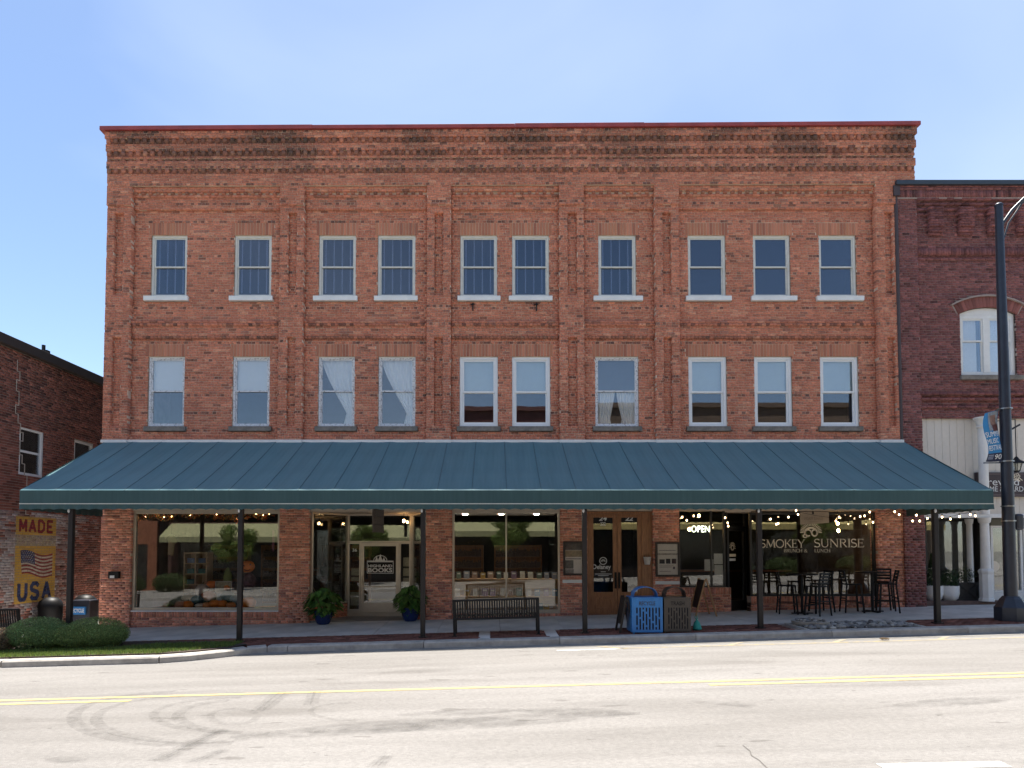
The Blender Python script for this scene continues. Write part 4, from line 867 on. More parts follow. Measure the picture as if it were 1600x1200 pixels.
# pumpkins and the window display
def pumpkin(px, py, wpx, y, col, lab, grp, tall=.8, stem=True):
    x, z = F(px, py, y); r = 1.18*wpx/2*(18+y)/990; z = max(z, SA-.005+r*tall*.95); t = thing('pumpkin', lab, 'pumpkin', (x, y, z-r*tall), grp)
    MB().ball((x, y, z), (r, r, r*tall), 28, 10, 9, .10).build('rind', mat('pumpkin_%02d%02d' % (int(col[0]*100), int(col[2]*100)), col, .45, var=.12), t, smooth=True)
    if stem: MB().tube([(x, y, z+r*tall*.8), (x+.006, y, z+r*tall*1.02), (x+.02, y, z+r*tall*1.2)], [r*.16, r*.12, r*.1], 7).build('stem', mat('dry_stem', (.16, .13, .06), .8), t)
OR = (.75, .20, .02); PK = (.55, .22, .13); RD = (.48, .12, .04); TE = (.05, .13, .17); CR = (.68, .58, .46); GY = (.36, .42, .46)
for a in ((294, 945, 14, .45, OR), (335, 943, 13, .42, OR), (347, 944, 14, .5, OR), (331, 913, 13, 1.0, OR), (356, 918, 11, .95, OR), (388, 942, 20, .5, OR)): pumpkin(*a, 'plain orange pumpkin in the heap behind the bookstore window', 'orange pumpkins in the bookstore window')
for a in ((361, 946, 12, .33, (.66, .22, .07)), (323, 946, 11, .34, (.66, .22, .07)), (282, 945, 14, .4, PK)): pumpkin(*a, 'dusty pink-orange pumpkin in the front row behind the bookstore window', 'pinkish pumpkins in the bookstore window')
pumpkin(326, 931, 18, .7, RD, 'large brick-red pumpkin in the middle of the heap', None); pumpkin(355, 931, 18, .7, TE, 'round dark teal pumpkin beside a small framed picture', None)
pumpkin(309, 937, 16, .55, TE, 'blue-teal pumpkin left of the brick-red pumpkin', None); pumpkin(368, 936, 14, .6, GY, 'pale blue-grey pumpkin near the awning post', None, .85); pumpkin(312, 946, 12, .3, CR, 'flat cream pumpkin at the front of the heap', None, .5)
pumpkin(296, 934, 20, .8, CR, 'long cream pumpkin at the left of the heap', None, .5); pumpkin(317, 922, 18, .9, (.50, .42, .38), 'big pale cream pumpkin standing in front of the pine cubby shelf', None, .95)
# supports so the raised pieces stand on something
t = thing('display_riser', 'dark stepped riser hidden under the heap of pumpkins', 'riser', (X_(325, 900, 1), 1.0, SA))
MB().box(X_(288, 900, .85), X_(400, 900, .85), .82, 1.4, SA-.008, Z_(926, .9)).build('upper_step', M_dark, t); MB().box(X_(288, 900, .7), X_(400, 900, .7), .56, .818, SA-.008, Z_(942, .7)).build('lower_step', M_dark, t)
cb = thing('cubby_shelf', 'pale pine cubby shelf with folded shirts in the pumpkin window', 'shelf', (X_(307, 900, 1.1), 1.2, SA))
cx0, cx1, cz0, cz1 = X_(287.5, 900, 1.1), X_(322, 900, 1.1), SA-.008, Z_(863, 1.1)
for i in range(3): x = cx0+(cx1-cx0)*i/2; MB().box(x-.018, x+.018, 1.1, 1.5, cz0, cz1).build('upright', M_pine, cb)
for i in range(6): z = cz0+.03+(cz1-cz0-.05)*i/5; [MB().box(cx0+(cx1-cx0)*k/2+.019, cx0+(cx1-cx0)*(k+1)/2-.019, 1.11, 1.49, z-.015, z+.015).build('board', M_pine, cb) for k in (0, 1)]
MB().box(cx0-.018, cx1+.018, 1.501, 1.53, cz0, cz1).build('back', M_pine, cb)
for i, (cx_, row, col) in enumerate(((.25, 4, (.20, .26, .45)), (.75, 4, (.10, .14, .25)), (.25, 3, (.05, .16, .17)), (.75, 3, (.05, .15, .15)), (.25, 2, (.06, .18, .18)), (.75, 1, (.22, .07, .05)))):
    x = cx0+(cx1-cx0)*cx_; z = cz0+.046+(cz1-cz0-.05)*row/5; t = thing('folded_shirts', ['pale blue folded shirts in the top left cubby', 'navy folded shirts in the top right cubby', 'teal folded shirts in the second left cubby', 'dark green folded shirts in the second right cubby', 'teal green folded shirts filling the third left cubby', 'rust folded cloth in the lower right cubby'][i], 'shirts', (x, 1.2, z))
    for k in range(4): MB().box(x-.105, x+.105, 1.14+.008*(k % 2), 1.42, z+.036*k, z+.036*k+.033).build('shirt', mat('shirt_%d' % i, col, .9, var=.2), t, bevel=.012)
def picture(px0, px1, py0, py1, y, lab, col):
    x0, x1, z0, z1 = X_(px0, 920, y), X_(px1, 920, y), Z_(py1, y), Z_(py0, y); t = thing('framed_picture', lab, 'picture', ((x0+x1)/2, y, z0)); MB().frame(x0, x1, z0, z1, .025, y, y+.02).build('frame', mat('pale_frame', (.45, .40, .32), .6), t); MB().box(x0+.025, x1-.025, y+.008, y+.02, z0+.025, z1-.025).build('print', mat('print_art_%d' % int(col[0]*100), col, .8, var=.5, scale=12), t)
picture(336, 362, 908, 926, .86, 'wide pale framed picture behind the orange pumpkins', (.34, .30, .20)); picture(338, 349, 926, 941, .56, 'small white framed picture between red and teal pumpkins', (.42, .45, .46))
jk = thing('pumpkin_figure', 'scarecrow-like figure with orange smiling pumpkin head behind the awning post', 'figure', (X_(388, 930, 1.2), 1.2, SA))
hx, hz = F(386, 885, 1.2); MB().ball((hx, 1.2, hz), (.23, .17, .19), 26, 10, 9, .09).build('head', mat('paper_pumpkin', (.78, .20, .02), .5), jk, smooth=True)
for px, py in ((381, 884), (391, 882)): x, z = F(px, py, 1.02); MB().prism([(x-.03, z-.02), (x+.03, z-.02), (x, z+.03)], 1.02, 1.04).build('eye', M_black, jk)
x, z = F(386, 890, 1.02); MB().stroke([(x+.09*math.cos(R(a)), z+.05*math.sin(R(a))+.02) for a in range(200, 345, 12)], .016, 1.02, 1.04).build('mouth', M_black, jk)
MB().lathe([(.12, 0), (.22, .12), (.2, .32), (.1, .44), (.06, .48)], (hx+.06, 1.2, hz-.66), 16).build('body', mat('plaid_purple', (.10, .05, .07), .9, var=.6, scale=9), jk, smooth=True); MB().box(hx-.03, hx+.17, 1.1, 1.3, SA-.008, hz-.6).build('trouser', mat('denim', (.03, .05, .10), .9), jk)
x, z = F(356, 900, 1.3); t = thing('green_gourd', 'tall green gourd figure beside the pumpkin-headed figure', 'gourd', (x, 1.3, SA)); MB().lathe([(.04, SA-z-.008), (.11, SA-z+.05), (.13, -.02), (.10, .1), (.06, .2), (.02, .26)], (x, 1.3, z), 14).build('rind', mat('gourd_green', (.20, .24, .08), .6), t, smooth=True)
x, z = F(267, 868, 1.4); t = thing('hanging_romper', 'pale yellow child romper hanging in the bookstore window', 'clothing', (x, 1.4, z)); MB().prism([(x-.10, z), (x-.03, z+.02), (x+.02, z-.02), (x+.08, z+.0), (x+.11, z+.35), (x+.19, z+.40), (x+.10, z+.62), (x-.02, z+.66), (x-.13, z+.56), (x-.08, z+.38)], 1.38, 1.42).build('cloth', mat('romper_cloth', (.36, .33, .20), .9), t, bevel=.012)
MB().tube([(x, 1.4, z+.6), (x, 1.4, 3.25)], .004, 5).build('hanger_line', M_black, t)
gpnts = np.array([(X_(212+225*u, 800, .35)+RNG.normal(0, .05), .35+RNG.normal(0, .06), Z_(805+4*math.sin(u*37)+3*math.sin(u*11), .35)+RNG.normal(0, .055)) for u in np.linspace(0, 1, 900)])
gc = np.array([random.choice([(.5,.13,.05),(.6,.3,.10),(.6,.42,.25),(.35,.2,.1),(.25,.25,.1)]) for _ in range(900)])
t = thing('leaf_garland', 'autumn leaf garland strung across the top of the pumpkin window', 'garland', (X_(320), .35, ZH-.1)); me = leaf_mesh('leaves', gpnts-np.array(wpos(t)), np.zeros((900, 3)), .032, gc, M_leaf, .7); link('leaves', me, t, wpos(t))['kind'] = 'stuff'
for i in range(22):
    u = (i+.5)/22; MB().ball((X_(212+225*u, 800, .35), .30+.05*(i % 2), Z_(803+4*math.sin(u*37)+3*math.sin(u*11), .35)+.02*((i*7) % 5-2)), .008, 6, 4).build('fairy_bulb', mat('fairy_bulb', (1, .75, .45), .5, emit=(1, .55, .22, 16)), t)
MB().tube([(X_(212+22.5*i, 800, .35), .35, Z_(803+4*math.sin(i*3.7), .35)) for i in range(11)], .008, 5).build('cord', mat('garland_cord', (.1, .07, .04), .9), t)
tag(MB().prism([(X_(425,850,.8), Z_(862,.8)), (X_(428,850,.8), Z_(862,.8)), (X_(429,850,.8), Z_(830,.8)), (X_(425.5,850,.8), Z_(828,.8))], .8, .81).build('ribbon', mat('mauve_ribbon', (.20, .09, .14), .8)), 'narrow mauve ribbon banner hanging at the end of the pumpkin window', 'ribbon')
MB().box(PR[2][1]+.02, PR[3][0]-.02, .13, 1.9, 2.998, 3.015).build('display_soffit', M_white, bld)
# recessed lamps in the ceiling of the mullioned window, warm lamp in the entry
for k, px in enumerate((727, 783, 838)):
    x, z = X_(px, 803, .9), 3.0; t = thing('ceiling_light', 'small round recessed light above the book display window', 'light', (x, .9, 2.98), 'recessed lights above the book display'); MB().lathe([(.10, 0), (.10, .014)], (x, .9, 2.983), 16).build('trim', M_white, t); MB().lathe([(.075, 0), (.075, .01)], (x, .9, 2.972), 16).build('lens', mat('can_lens', (1, .9, .75), .5, emit=(1, .85, .65, 45)), t)
t = thing('entry_lamp', 'warm lit bulb lamp hanging in the bookstore entry', 'lamp', (X_(631, 812, .9), .9, 2.85)); q = wpos(t); MB().ball((q.x, .9, Z_(814, .9)), (.035, .035, .05), 12, 8).build('bulb', mat('warm_bulb', (1, .7, .35), .5, emit=(1, .58, .22, 14)), t, smooth=True); MB().tube([(q.x, .9, Z_(812, .9)+.03), (q.x, .9, ZH-.02)], .012, 6).build('stem', M_bronze, t)
# hanging shop sign over the entry, seen nearly edge on
hs = thing('hanging_shop_sign', 'weathered grey wooden sign hanging edge-on above the bookstore entry', 'sign', (X_(586, 815, -1.3), -1.3, 2.4))
a = F(582, 832, -1.55); b = F(593, 797, -1.0)
for k in range(3): z0 = Z_(832, -1.3)+k*.21; MB().hexa([(a[0], -1.62, z0), (a[0]+.03, -1.62, z0), (a[0]+.20, -1.0, z0), (a[0]+.17, -1.0, z0)], [(a[0], -1.62, z0+.2), (a[0]+.03, -1.62, z0+.2), (a[0]+.20, -1.0, z0+.2), (a[0]+.17, -1.0, z0+.2)]).build('board', mat('weathered_wood', (.10, .085, .075), .9, var=.5, scale=30, stretch=(1, 6, 1)), hs)
MB().tube([(a[0]+.1, -1.3, Z_(832, -1.3)+.63), (a[0]+.1, -1.3, 3.7)], .012, 6).build('hanger', M_black, hs)
# restaurant: pendant lamps, counter, chairs shadowy inside
for k, (px, py, y) in enumerate(((1077, 827, 1.0), (1092, 806, 2.2), (1310, 829, 1.0), (1309, 818, 1.4))):
    x, z = F(px, py, y); t = thing('pendant_lamp', 'warm lit pendant bulb glowing inside the restaurant window', 'lamp', (x, y, z), 'pendant lamps in the restaurant'); MB().ball((x, y, z), (.04, .04, .055), 12, 8).build('bulb', mat('warm_bulb', (1, .7, .35), .5, emit=(1, .58, .22, 14)), t, smooth=True); MB().tube([(x, y, z+.05), (x, y, 3.4)], .008, 5).build('cord', M_black, t)
t = thing('service_counter', 'dim wooden counter inside the restaurant', 'counter', (8.5, 5, .14)); MB().box(6.6, 10.6, 4.6, 5.2, 1.14, 1.2).build('top', M_oak, t); MB().box(6.7, 10.5, 4.7, 5.15, .14, 1.139).build('front', M_dark, t)
# ================================================================ awning
AX0, AX1 = X_(168, 691), X_(1408, 691); AZ = ZA0; AYF = -3.35
fx0, fz = F(31, 766, AYF); fx1 = F(1552, 766, AYF)[0]; zp = F(772, 787.5, AYF)[1]; zv = F(772, 796.5, AYF)[1]
aw = thing('awning', 'long dark green fabric awning sloping over the whole pavement on bronze posts', 'awning', (0, -1.7, fz))
NP = 28; ny = 6
for i in range(NP):
    mb = MB(); nx = 4
    for j in range(ny+1):
        v = j/ny
        for k in range(nx+1):
            u = (i+k/nx)/NP; sag = -.022*math.sin(math.pi*k/nx)*(.4+.6*math.sin(math.pi*v))-.03*math.sin(math.pi*v)+.006*noise.noise(Vector((u*60, v*4, 0)))
            x = AX0+(AX1-AX0)*u; xf_ = fx0+(fx1-fx0)*u; mb.v.append((x+(xf_-x)*v, -.148+(AYF+.148)*v, AZ+(fz-AZ)*v+sag))
    mb.f = [(j*(nx+1)+k, (j+1)*(nx+1)+k, (j+1)*(nx+1)+k+1, j*(nx+1)+k+1) for j in range(ny) for k in range(nx)]
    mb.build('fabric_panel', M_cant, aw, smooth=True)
for i in range(1, NP):
    u = i/NP; x = AX0+(AX1-AX0)*u; xf_ = fx0+(fx1-fx0)*u; pts = [(x+(xf_-x)*j/ny, -.15+(AYF+.148)*j/ny, AZ+(fz-AZ)*j/ny-.03*math.sin(math.pi*j/ny)+.003) for j in range(ny+1)]
    MB().tube(pts, .006, 6).build('seam', mat('seam_dark', (.045, .10, .115), .6), aw)
    MB().bar((x, -.2, AZ-.09), (xf_, AYF+.05, fz-.07), .035).build('rafter', M_bronze, aw)
def valance(x0, x1, y0, y1, name, za, zb, wav, m):
    n = int(math.hypot(x1-x0, y1-y0)/.03); mb = MB(); d = Vector((x1-x0, y1-y0)).normalized(); nn = Vector((d.y, -d.x))
    for i in range(n+1):
        t = i/n; s = t*n*.03; x = x0+(x1-x0)*t; y = y0+(y1-y0)*t; o = wav*math.sin(s*2*math.pi/.27+.6*math.sin(s*1.3))
        mb.v += [(x, y, za), (x+nn.x*o, y+nn.y*o, zb+(wav*1.6*abs(math.sin(s*math.pi/.27)) if wav else 0))]
    mb.f = [(2*i, 2*i+1, 2*i+3, 2*i+2) for i in range(n)]; o = mb.build(name, m, aw); md = o.modifiers.new('thick', 'SOLIDIFY'); md.thickness = .004; return o
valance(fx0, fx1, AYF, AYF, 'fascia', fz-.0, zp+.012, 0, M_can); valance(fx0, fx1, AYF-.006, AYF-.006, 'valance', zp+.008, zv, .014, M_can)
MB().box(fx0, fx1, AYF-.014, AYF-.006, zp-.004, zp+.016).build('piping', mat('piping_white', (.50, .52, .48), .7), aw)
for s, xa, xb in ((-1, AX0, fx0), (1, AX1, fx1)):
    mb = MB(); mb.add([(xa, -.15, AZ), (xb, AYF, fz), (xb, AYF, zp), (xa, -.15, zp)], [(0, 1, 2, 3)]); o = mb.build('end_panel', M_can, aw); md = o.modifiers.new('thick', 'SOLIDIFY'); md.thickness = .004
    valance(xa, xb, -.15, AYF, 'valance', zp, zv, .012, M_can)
MB().bar((fx0+.03, AYF+.06, zp), (fx1-.03, AYF+.06, zp), .05).build('front_rail', M_bronze, aw)
PYY = -3.24; M_spot = mat('spot_white', (.6, .6, .58), .4)
for px in (110, 375.5, 661, 913.5, 1187, 1463):
    x = X_(px, 900, PYY); r = .055
    p = MB().box(x-r, x+r, PYY-r, PYY+r, zw(x, PYY)-.02, zp-.02).build('post', M_bronze, aw, bevel=.012)
    MB().box(x-.09, x+.09, PYY-.09, PYY+.09, zw(x, PYY)-.02, zw(x, PYY)+.022).build('base_plate', M_bronze, p); MB().ball((x-.03, PYY-.07, zv-.02), (.025, .03, .05), 10, 6).build('spot_light', M_spot, p, smooth=True)
# festoon bulbs
fs = thing('string_lights', 'string of small warm bulbs looped under the awning by the restaurant', 'string lights', (X_(1290), -.9, 2.9))
bulbs = [(1066,808),(1073,813),(1084,806),(1133,809),(1137,817),(1138,822),(1204,811),(1232,808),(1244,797.5),(1247,804),(1311,808),(1306,814),(1344,807),(1351,806),(1359,800),(1364,816),(1398,799.5),(1405,804),(1426,814),(1432,805),(1437,814),(1449,810),(1472,808),(1485,811),(1499,807),(1516,804),(1524,806),(1213,819),(1216,818)]
bp_ = []
for px, py in bulbs:
    y = -.55 if px < 1390 else -1.0; x, z = F(px, py, y); bp_.append((x, y, z)); b = MB().ball((x, y, z), (.020, .020, .028), 10, 6).build('bulb', mat('festoon_bulb', (1, .8, .5), .5, emit=(1, .66, .34, 3.5)), fs, smooth=True); MB().lathe([(.014, 0), (.014, .05)], (x, y, z+.03), 8).build('socket', M_black, b)
bp_.sort(); pts = []
for i, p in enumerate(bp_): pts.append((p[0], p[1], p[2]+.075)); 
for i in range(len(pts)-1): MB().tube([pts[i], tuple((pts[i][k]+pts[i+1][k])/2-(.02 if k == 2 else 0) for k in range(3)), pts[i+1]], .005, 5).build('wire', M_black, fs)

# ================================================================ street furniture
# bench seen from behind
def bench(label):
    t = thing('bench', label, 'bench', (0, 0, 0)); Lb = 2.0
    for s in (-1, 1):
        m = MB(); x = s*(Lb/2-.03); m.bar((x, 0, .0), (x, 0, .44), .06); m.bar((x, .48, 0), (x, .48, .44), .06); m.bar((x, -.02, .42), (x, .5, .44), .06, .05); m.bar((x, 0, .40), (x, -.06, .83), .06, .05); m.build('side_frame', M_black, t, bevel=.006); MB().bar((x, 0, .012), (x, .0, .013), .11).box(x-.06, x+.06, -.06, .06, 0, .014).build('foot', M_black, t)
    MB().bar((-Lb/2, -.065, .83), (Lb/2, -.065, .83), .055, .05).build('top_rail', M_black, t, bevel=.01); MB().bar((-Lb/2, -.012, .40), (Lb/2, -.012, .40), .05, .05).build('bottom_rail', M_black, t, bevel=.01); MB().bar((-Lb/2, .5, .43), (Lb/2, .5, .43), .05, .05).build('front_rail', M_black, t, bevel=.01)
    n = 34
    for i in range(n):
        x = -Lb/2+.06+(Lb-.12)*i/(n-1); MB().bar((x, -.014, .42), (x, -.063, .81), .040, .008, up=(0, 1, 0)).build('back_slat', M_black, t)
        if i % 2 == 0: MB().bar((x, .0, .435), (x, .49, .445), .06, .008).build('seat_slat', M_black, t)
    for z, y in ((.55, -.03), (.68, -.047)): MB().bar((-Lb/2+.05, y+.008, z), (Lb/2-.05, y+.008, z), .006, .10, up=(0, 0, 1)).build('back_band', M_black, t) if False else None
    return t
bn = bench('black metal slat bench seen from behind in front of the book display'); bx_ = X_(776, 960, -3.2); bn.location = (bx_, -3.28, zw(bx_, -3.2)-.0); bn.rotation_euler = (0, -math.atan(SL), 0)
b2 = copy_tree(bn); b2['label'] = 'black metal slat bench half hidden behind the left bush'; b2.location = (-12.5, -2.5, zw(-12.5, -2.3)); b2.rotation_euler = (0, -math.atan(SL), 0)
# litter bins with slotted fronts and hoop tops
def bin_(px0, px1, col, word, label, wordcol):
    t = thing('litter_bin', label, 'bin', (0, 0, 0)); y0 = -3.62; x0, x1 = X_(px0, 960, y0), X_(px1, 960, y0); xc = (x0+x1)/2; w = (x1-x0)/2-.006; zb = zw(xc, y0)+.0; zt = F(xc, 935, y0)[1]; zt = Z_(935.5, y0); D = .58
    m = mat('bin_'+word.lower(), col, .42, var=.12); di = mat('bin_inside', (.01, .01, .012), .9)
    MB().box(xc-w+.012, xc+w-.012, y0+.012, y0+D-.012, zb+.06, zt-.02).build('liner', di, t)
    f = MB(); n = 9; sw = (2*w-.10)/n; zl, zm1, zh = zb+.10, zb+.40, zt-.22
    f.box(xc-w, xc+w, y0, y0+.008, zt-.20, zt); f.box(xc-w, xc+w, y0, y0+.008, zb+.03, zb+.09); f.box(xc-w, xc-w+.06, y0, y0+.008, zb+.09, zt-.2); f.box(xc+w-.06, xc+w, y0, y0+.008, zb+.09, zt-.2)
    f.build('front_plate', m, t)
    n = 8; st = (2*w-.12)/n
    for i in range(n):
        x = xc-w+.06+i*st
        MB().box(x, x+st*.5, y0, y0+.007, zb+.09, zt-.2).build('slat', m, t)
        zc = zb+.15+.18*((i*5) % 3)/2; 
        for zz in (zc, zc+.26+.04*(i % 2)): 
            if zz < zt-.25: MB().box(x+st*.5, x+st, y0+.001, y0+.0065, zz, zz+.045).build('bridge', m, t)
    MB().box(xc-w, xc-w+.008, y0+.009, y0+D, zb+.03, zt).box(xc+w-.008, xc+w, y0+.009, y0+D, zb+.03, zt).box(xc-w+.009, xc+w-.009, y0+D-.008, y0+D, zb+.03, zt).build('side_plates', m, t)
    MB().box(xc-w-.006, xc+w+.006, y0-.008, y0+D+.008, zt+.001, zt+.03).build('lid', m, t, bevel=.006)
    for x in (xc-w+.03, xc+w-.07): 
        for y in (y0+.03, y0+D-.07): MB().box(x, x+.04, y, y+.04, zb-.02, zb+.058).build('foot', m, t)
    h = MB(); R1 = w*.78; pts = [(xc+R1*math.cos(R(a)), zt+.03+.22*math.sin(R(a))**.8 if math.sin(R(a)) > 0 else zt+.03) for a in range(0, 181, 12)]
    for i in range(len(pts)-1): (xa, za), (xb, zb_) = pts[i], pts[i+1]; h.hexa([(xa, y0+.12, za), (xa, y0+D-.12, za), (xb, y0+D-.12, zb_), (xb, y0+.12, zb_)], [(xa, y0+.12, za+.012), (xa, y0+D-.12, za+.012), (xb, y0+D-.12, zb_+.012), (xb, y0+.12, zb_+.012)])
    h.build('hood', m, t); fit(text_mb(word, .02), xc-w*.52, xc+w*.52, zt-.15, zt-.06, y0-.004).build('lettering', wordcol, t); return t
bin_(987, 1036, (.02, .16, .42), 'RECYCLE', 'bright blue slotted metal recycling bin with hoop hood at the kerb', M_navy)
bin_(1037.5, 1080, (.045, .036, .030), 'TRASH', 'dark brown slotted metal trash bin beside the blue bin', M_black)
# A-frame boards
def aframe(px, y, w, hgt, sp, label, m, bm, pan=True):
    x = X_(px, 950, y); t = thing('a_frame_board', label, 'sign', (x, y, zw(x, y))); z = zw(x, y)
    for s in (-1, 1):
        for yy in (y-w/2, y+w/2): MB().bar((x+s*sp, yy, z), (x+s*.012, yy, z+hgt), .05, .03).build('leg', m, t)
        MB().hexa([(x+s*sp*.75, y-w/2+.02, z+hgt*.22), (x+s*sp*.75, y+w/2-.02, z+hgt*.22), (x+s*sp*.72, y+w/2-.02, z+hgt*.22), (x+s*sp*.72, y-w/2+.02, z+hgt*.22)], [(x+s*.04, y-w/2+.02, z+hgt*.97), (x+s*.04, y+w/2-.02, z+hgt*.97), (x+s*.02, y+w/2-.02, z+hgt*.97), (x+s*.02, y-w/2+.02, z+hgt*.97)]).build('panel', bm, t) if s < 0 else None
aframe(1098, -.75, .55, 1.0, .28, 'wooden A-frame chalkboard standing edge-on below the OPEN window', mat('honey_wood', (.36, .19, .08), .5, var=.2, scale=4, stretch=(2, 2, .5)), M_black)
aframe(976, -3.2, .5, .82, .16, 'dark A-frame sign standing edge-on left of the blue bin', M_bronze, M_black)
x = X_(1087, 975, -3.2); z0 = zw(x, -3.2); bg_ = thing('cloth_bag', 'small teal cloth bag lying against the trash bin', 'bag', (x, -3.3, z0)); mb = MB().lathe([(.07, 0), (.105, .03), (.085, .10), (.05, .18), (.014, .24), (.022, .27)], (x, -3.3, z0), 12).xf(lambda a, b, c: (a+.03*noise.noise(Vector((a*9, b*9, c*9))), b, c)); mb.build('bag_body', mat('teal_cloth', (.03, .27, .22), .8), bg_, smooth=True); MB().tube([(x-.03, -3.3, z0+.25), (x-.05, -3.3, z0+.31), (x, -3.3, z0+.33), (x+.02, -3.3, z0+.26)], .008, 6).build('strap', mat('teal_cloth', (.03, .27, .22), .8), bg_)
# leafy pots either side of the bookstore entry
def pot(px, py, y, rpx, hpx, label, seed):
    x, z0 = F(px, py, y); z0 = zw(x, min(0, y)) if y < 0 else ZF+.012
    t = thing('potted_plant', label, 'plant', (x, y, z0)); r = .24
    MB().lathe([(.15, 0), (.2, .06), (.245, .2), (.25, .33), (.265, .36), (.265, .385), (.235, .385), (.2, .3), (.02, .3)], (x, y, z0), 22).build('pot', mat('blue_glaze', (.008, .02, .09), .18, var=.3), t, smooth=True)
    P, N = blob_points((x, y, z0+.56), (rpx, rpx*.8, hpx), 320, .6); keep = P[:, 2] > z0+.22; P, N = P[keep], N[keep]; N[:, 2] += .5; n = len(P)
    V = []; C = []; Fc = []
    for p, nn in zip(P, N):
        nn = Vector(nn).normalized(); s = random.uniform(.07, .135); tip = (Vector((nn.x, nn.y, -.65))).normalized(); side = tip.cross(nn).normalized(); up = side.cross(tip)*-1
        c = Vector(p); b = len(V); k = math.exp(random.gauss(0, .35)); col = (.075*k*random.uniform(.8, 1.5), .17*k, .035*k)
        V += [c-tip*s*.7, c-tip*s*.2+side*s*.62-up*s*.12, c+tip*s*1.1, c-tip*s*.2-side*s*.62-up*s*.12, c+up*s*.10]; C += [col]*5; Fc += [(b, b+1, b+4), (b+1, b+2, b+4), (b+2, b+3, b+4), (b+3, b, b+4)]
    me = np_mesh('leaves', np.array([tuple(v) for v in V])-np.array(wpos(t)), Fc, M_leaf, np.array(C)); link('leaves', me, t, wpos(t))['kind'] = 'stuff'
    m = MB()
    for i in range(18): a = random.uniform(0, 6.28); q = random.uniform(.3, .8); m.tube([(x, y, z0+.3), (x+rpx*.4*q*math.cos(a), y+rpx*.4*q*math.sin(a), z0+.55), (x+rpx*q*math.cos(a), y+rpx*q*math.sin(a)*.8, z0+.6+hpx*.3)], .008, 5)
    m.build('stems', mat('green_stem', (.07, .12, .03), .7), t)
    if seed == 0:
        m = MB(); [m.tube([(x-.1, y, z0+.5), (x-.2-.07*i, y, z0+.85+.02*i), (x-.32-.09*i, y, z0+1.08-.04*i)], [.008, .006, .003], 5) for i in range(4)]; m.build('dry_stalks', mat('dry_stalk', (.28, .22, .13), .8), t)
pot(505, 973, -.42, .54, .40, 'big-leaved green plant in a blue pot left of the bookstore entry', 0); pot(641, 972, -.25, .46, .38, 'big-leaved green plant in a blue pot right of the bookstore entry', 1)
# cobble bed with a round dish of stones
cob = thing('stone_bed', 'bed of grey river cobbles set in the pavement before the restaurant', 'stone bed', (8.4, -3.1, zw(8.4, -3.1)))
for a, b, c, d in ((7.03, 9.72, -2.66, -2.58), (7.03, 7.11, -3.66, -2.661), (9.64, 9.72, -3.66, -2.661)): slab(a, b, c, d, 'edging', M_conk, .008, .001, cob, .08)
slab(7.112, 9.638, -3.655, -2.662, 'soil', M_mortar_d, -.02, .001, cob, .05)
def stones(n, fx, name, par, m):
    V = []; Fc = []; C = []
    for _ in range(n):
        x, y, z, r = fx(); mb = MB().ball((0, 0, 0), (r, r*random.uniform(.6, .9), r*.55), 8, 5); a = random.uniform(0, 6.28); b = len(V); k = random.uniform(.6, 1.4); c = random.choice([(.30,.28,.25),(.22,.21,.20),(.36,.33,.28),(.16,.15,.14)])
        for p in mb.v: q = 1+.18*noise.noise(Vector((p[0]*9+x*5, p[1]*9+y*5, p[2]*9))); V.append((x+(p[0]*math.cos(a)-p[1]*math.sin(a))*q, y+(p[0]*math.sin(a)+p[1]*math.cos(a))*q, z+p[2]*q)); C.append(tuple(v*k for v in c))
        Fc += [tuple(i+b for i in f) for f in mb.f]
    me = np_mesh(name, np.array(V)-np.array(wpos(par)), Fc, m, np.array(C), True); o = link(name, me, par, wpos(par)); o['kind'] = 'stuff'
def fcob(): x = random.uniform(7.18, 9.58); y = random.uniform(-3.58, -2.74); return x, y, zw(x, y)+random.uniform(-.01, .03), random.uniform(.04, .095)
stones(330, fcob, 'cobbles', cob, M_brick)
dx_, dy_ = X_(1264, 968, -2.9), -2.95; dish = thing('stone_dish', 'low round concrete dish filled with pebbles on the cobble bed', 'dish', (dx_, dy_, zw(dx_, dy_))); MB().lathe([(.34, -.03), (.40, .05), (.42, .10), (.36, .10), (.33, .07), (.02, .065)], (dx_, dy_, zw(dx_, dy_)), 26).build('bowl', M_conk, dish, smooth=True)
def fdish(): a = random.uniform(0, 6.28); r = .3*random.random()**.5; return dx_+r*math.cos(a), dy_+r*math.sin(a), zw(dx_, dy_)+.09+random.uniform(0, .05), random.uniform(.03, .06)
stones(60, fdish, 'pebbles', dish, M_brick)
# high cafe tables and stools
def stool():
    t = thing('bar_stool', '', 'stool', (0, 0, 0)); H = .74; m = M_black
    for sx in (-1, 1):
        MB().bar((sx*.22, -.22, 0), (sx*.17, -.17, H), .040).build('leg', m, t); MB().tube([(sx*.22, .24, 0), (sx*.175, .18, H), (sx*.17, .20, H+.15), (sx*.17, .25, 1.12)], .023, 6).build('leg', m, t)
    MB().box(-.20, .20, -.20, .20, H, H+.035).build('seat', m, t, bevel=.015)
    for i in range(4): z = .85+i*.082; MB().bar((-.165, .205+.045*(z-.86)/.25, z), (.165, .205+.045*(z-.86)/.25, z), .014, .050, up=(0, 0, 1)).build('back_slat', m, t)
    for z, y in ((.25, -.2), (.38, .22)): MB().bar((-.2, y, z), (.2, y, z), .03).build('footrest', m, t)
    for s in (-1, 1): MB().bar((s*.205, -.2, .3), (s*.205, .22, .3), .02).build('footrest', m, t)
    return t
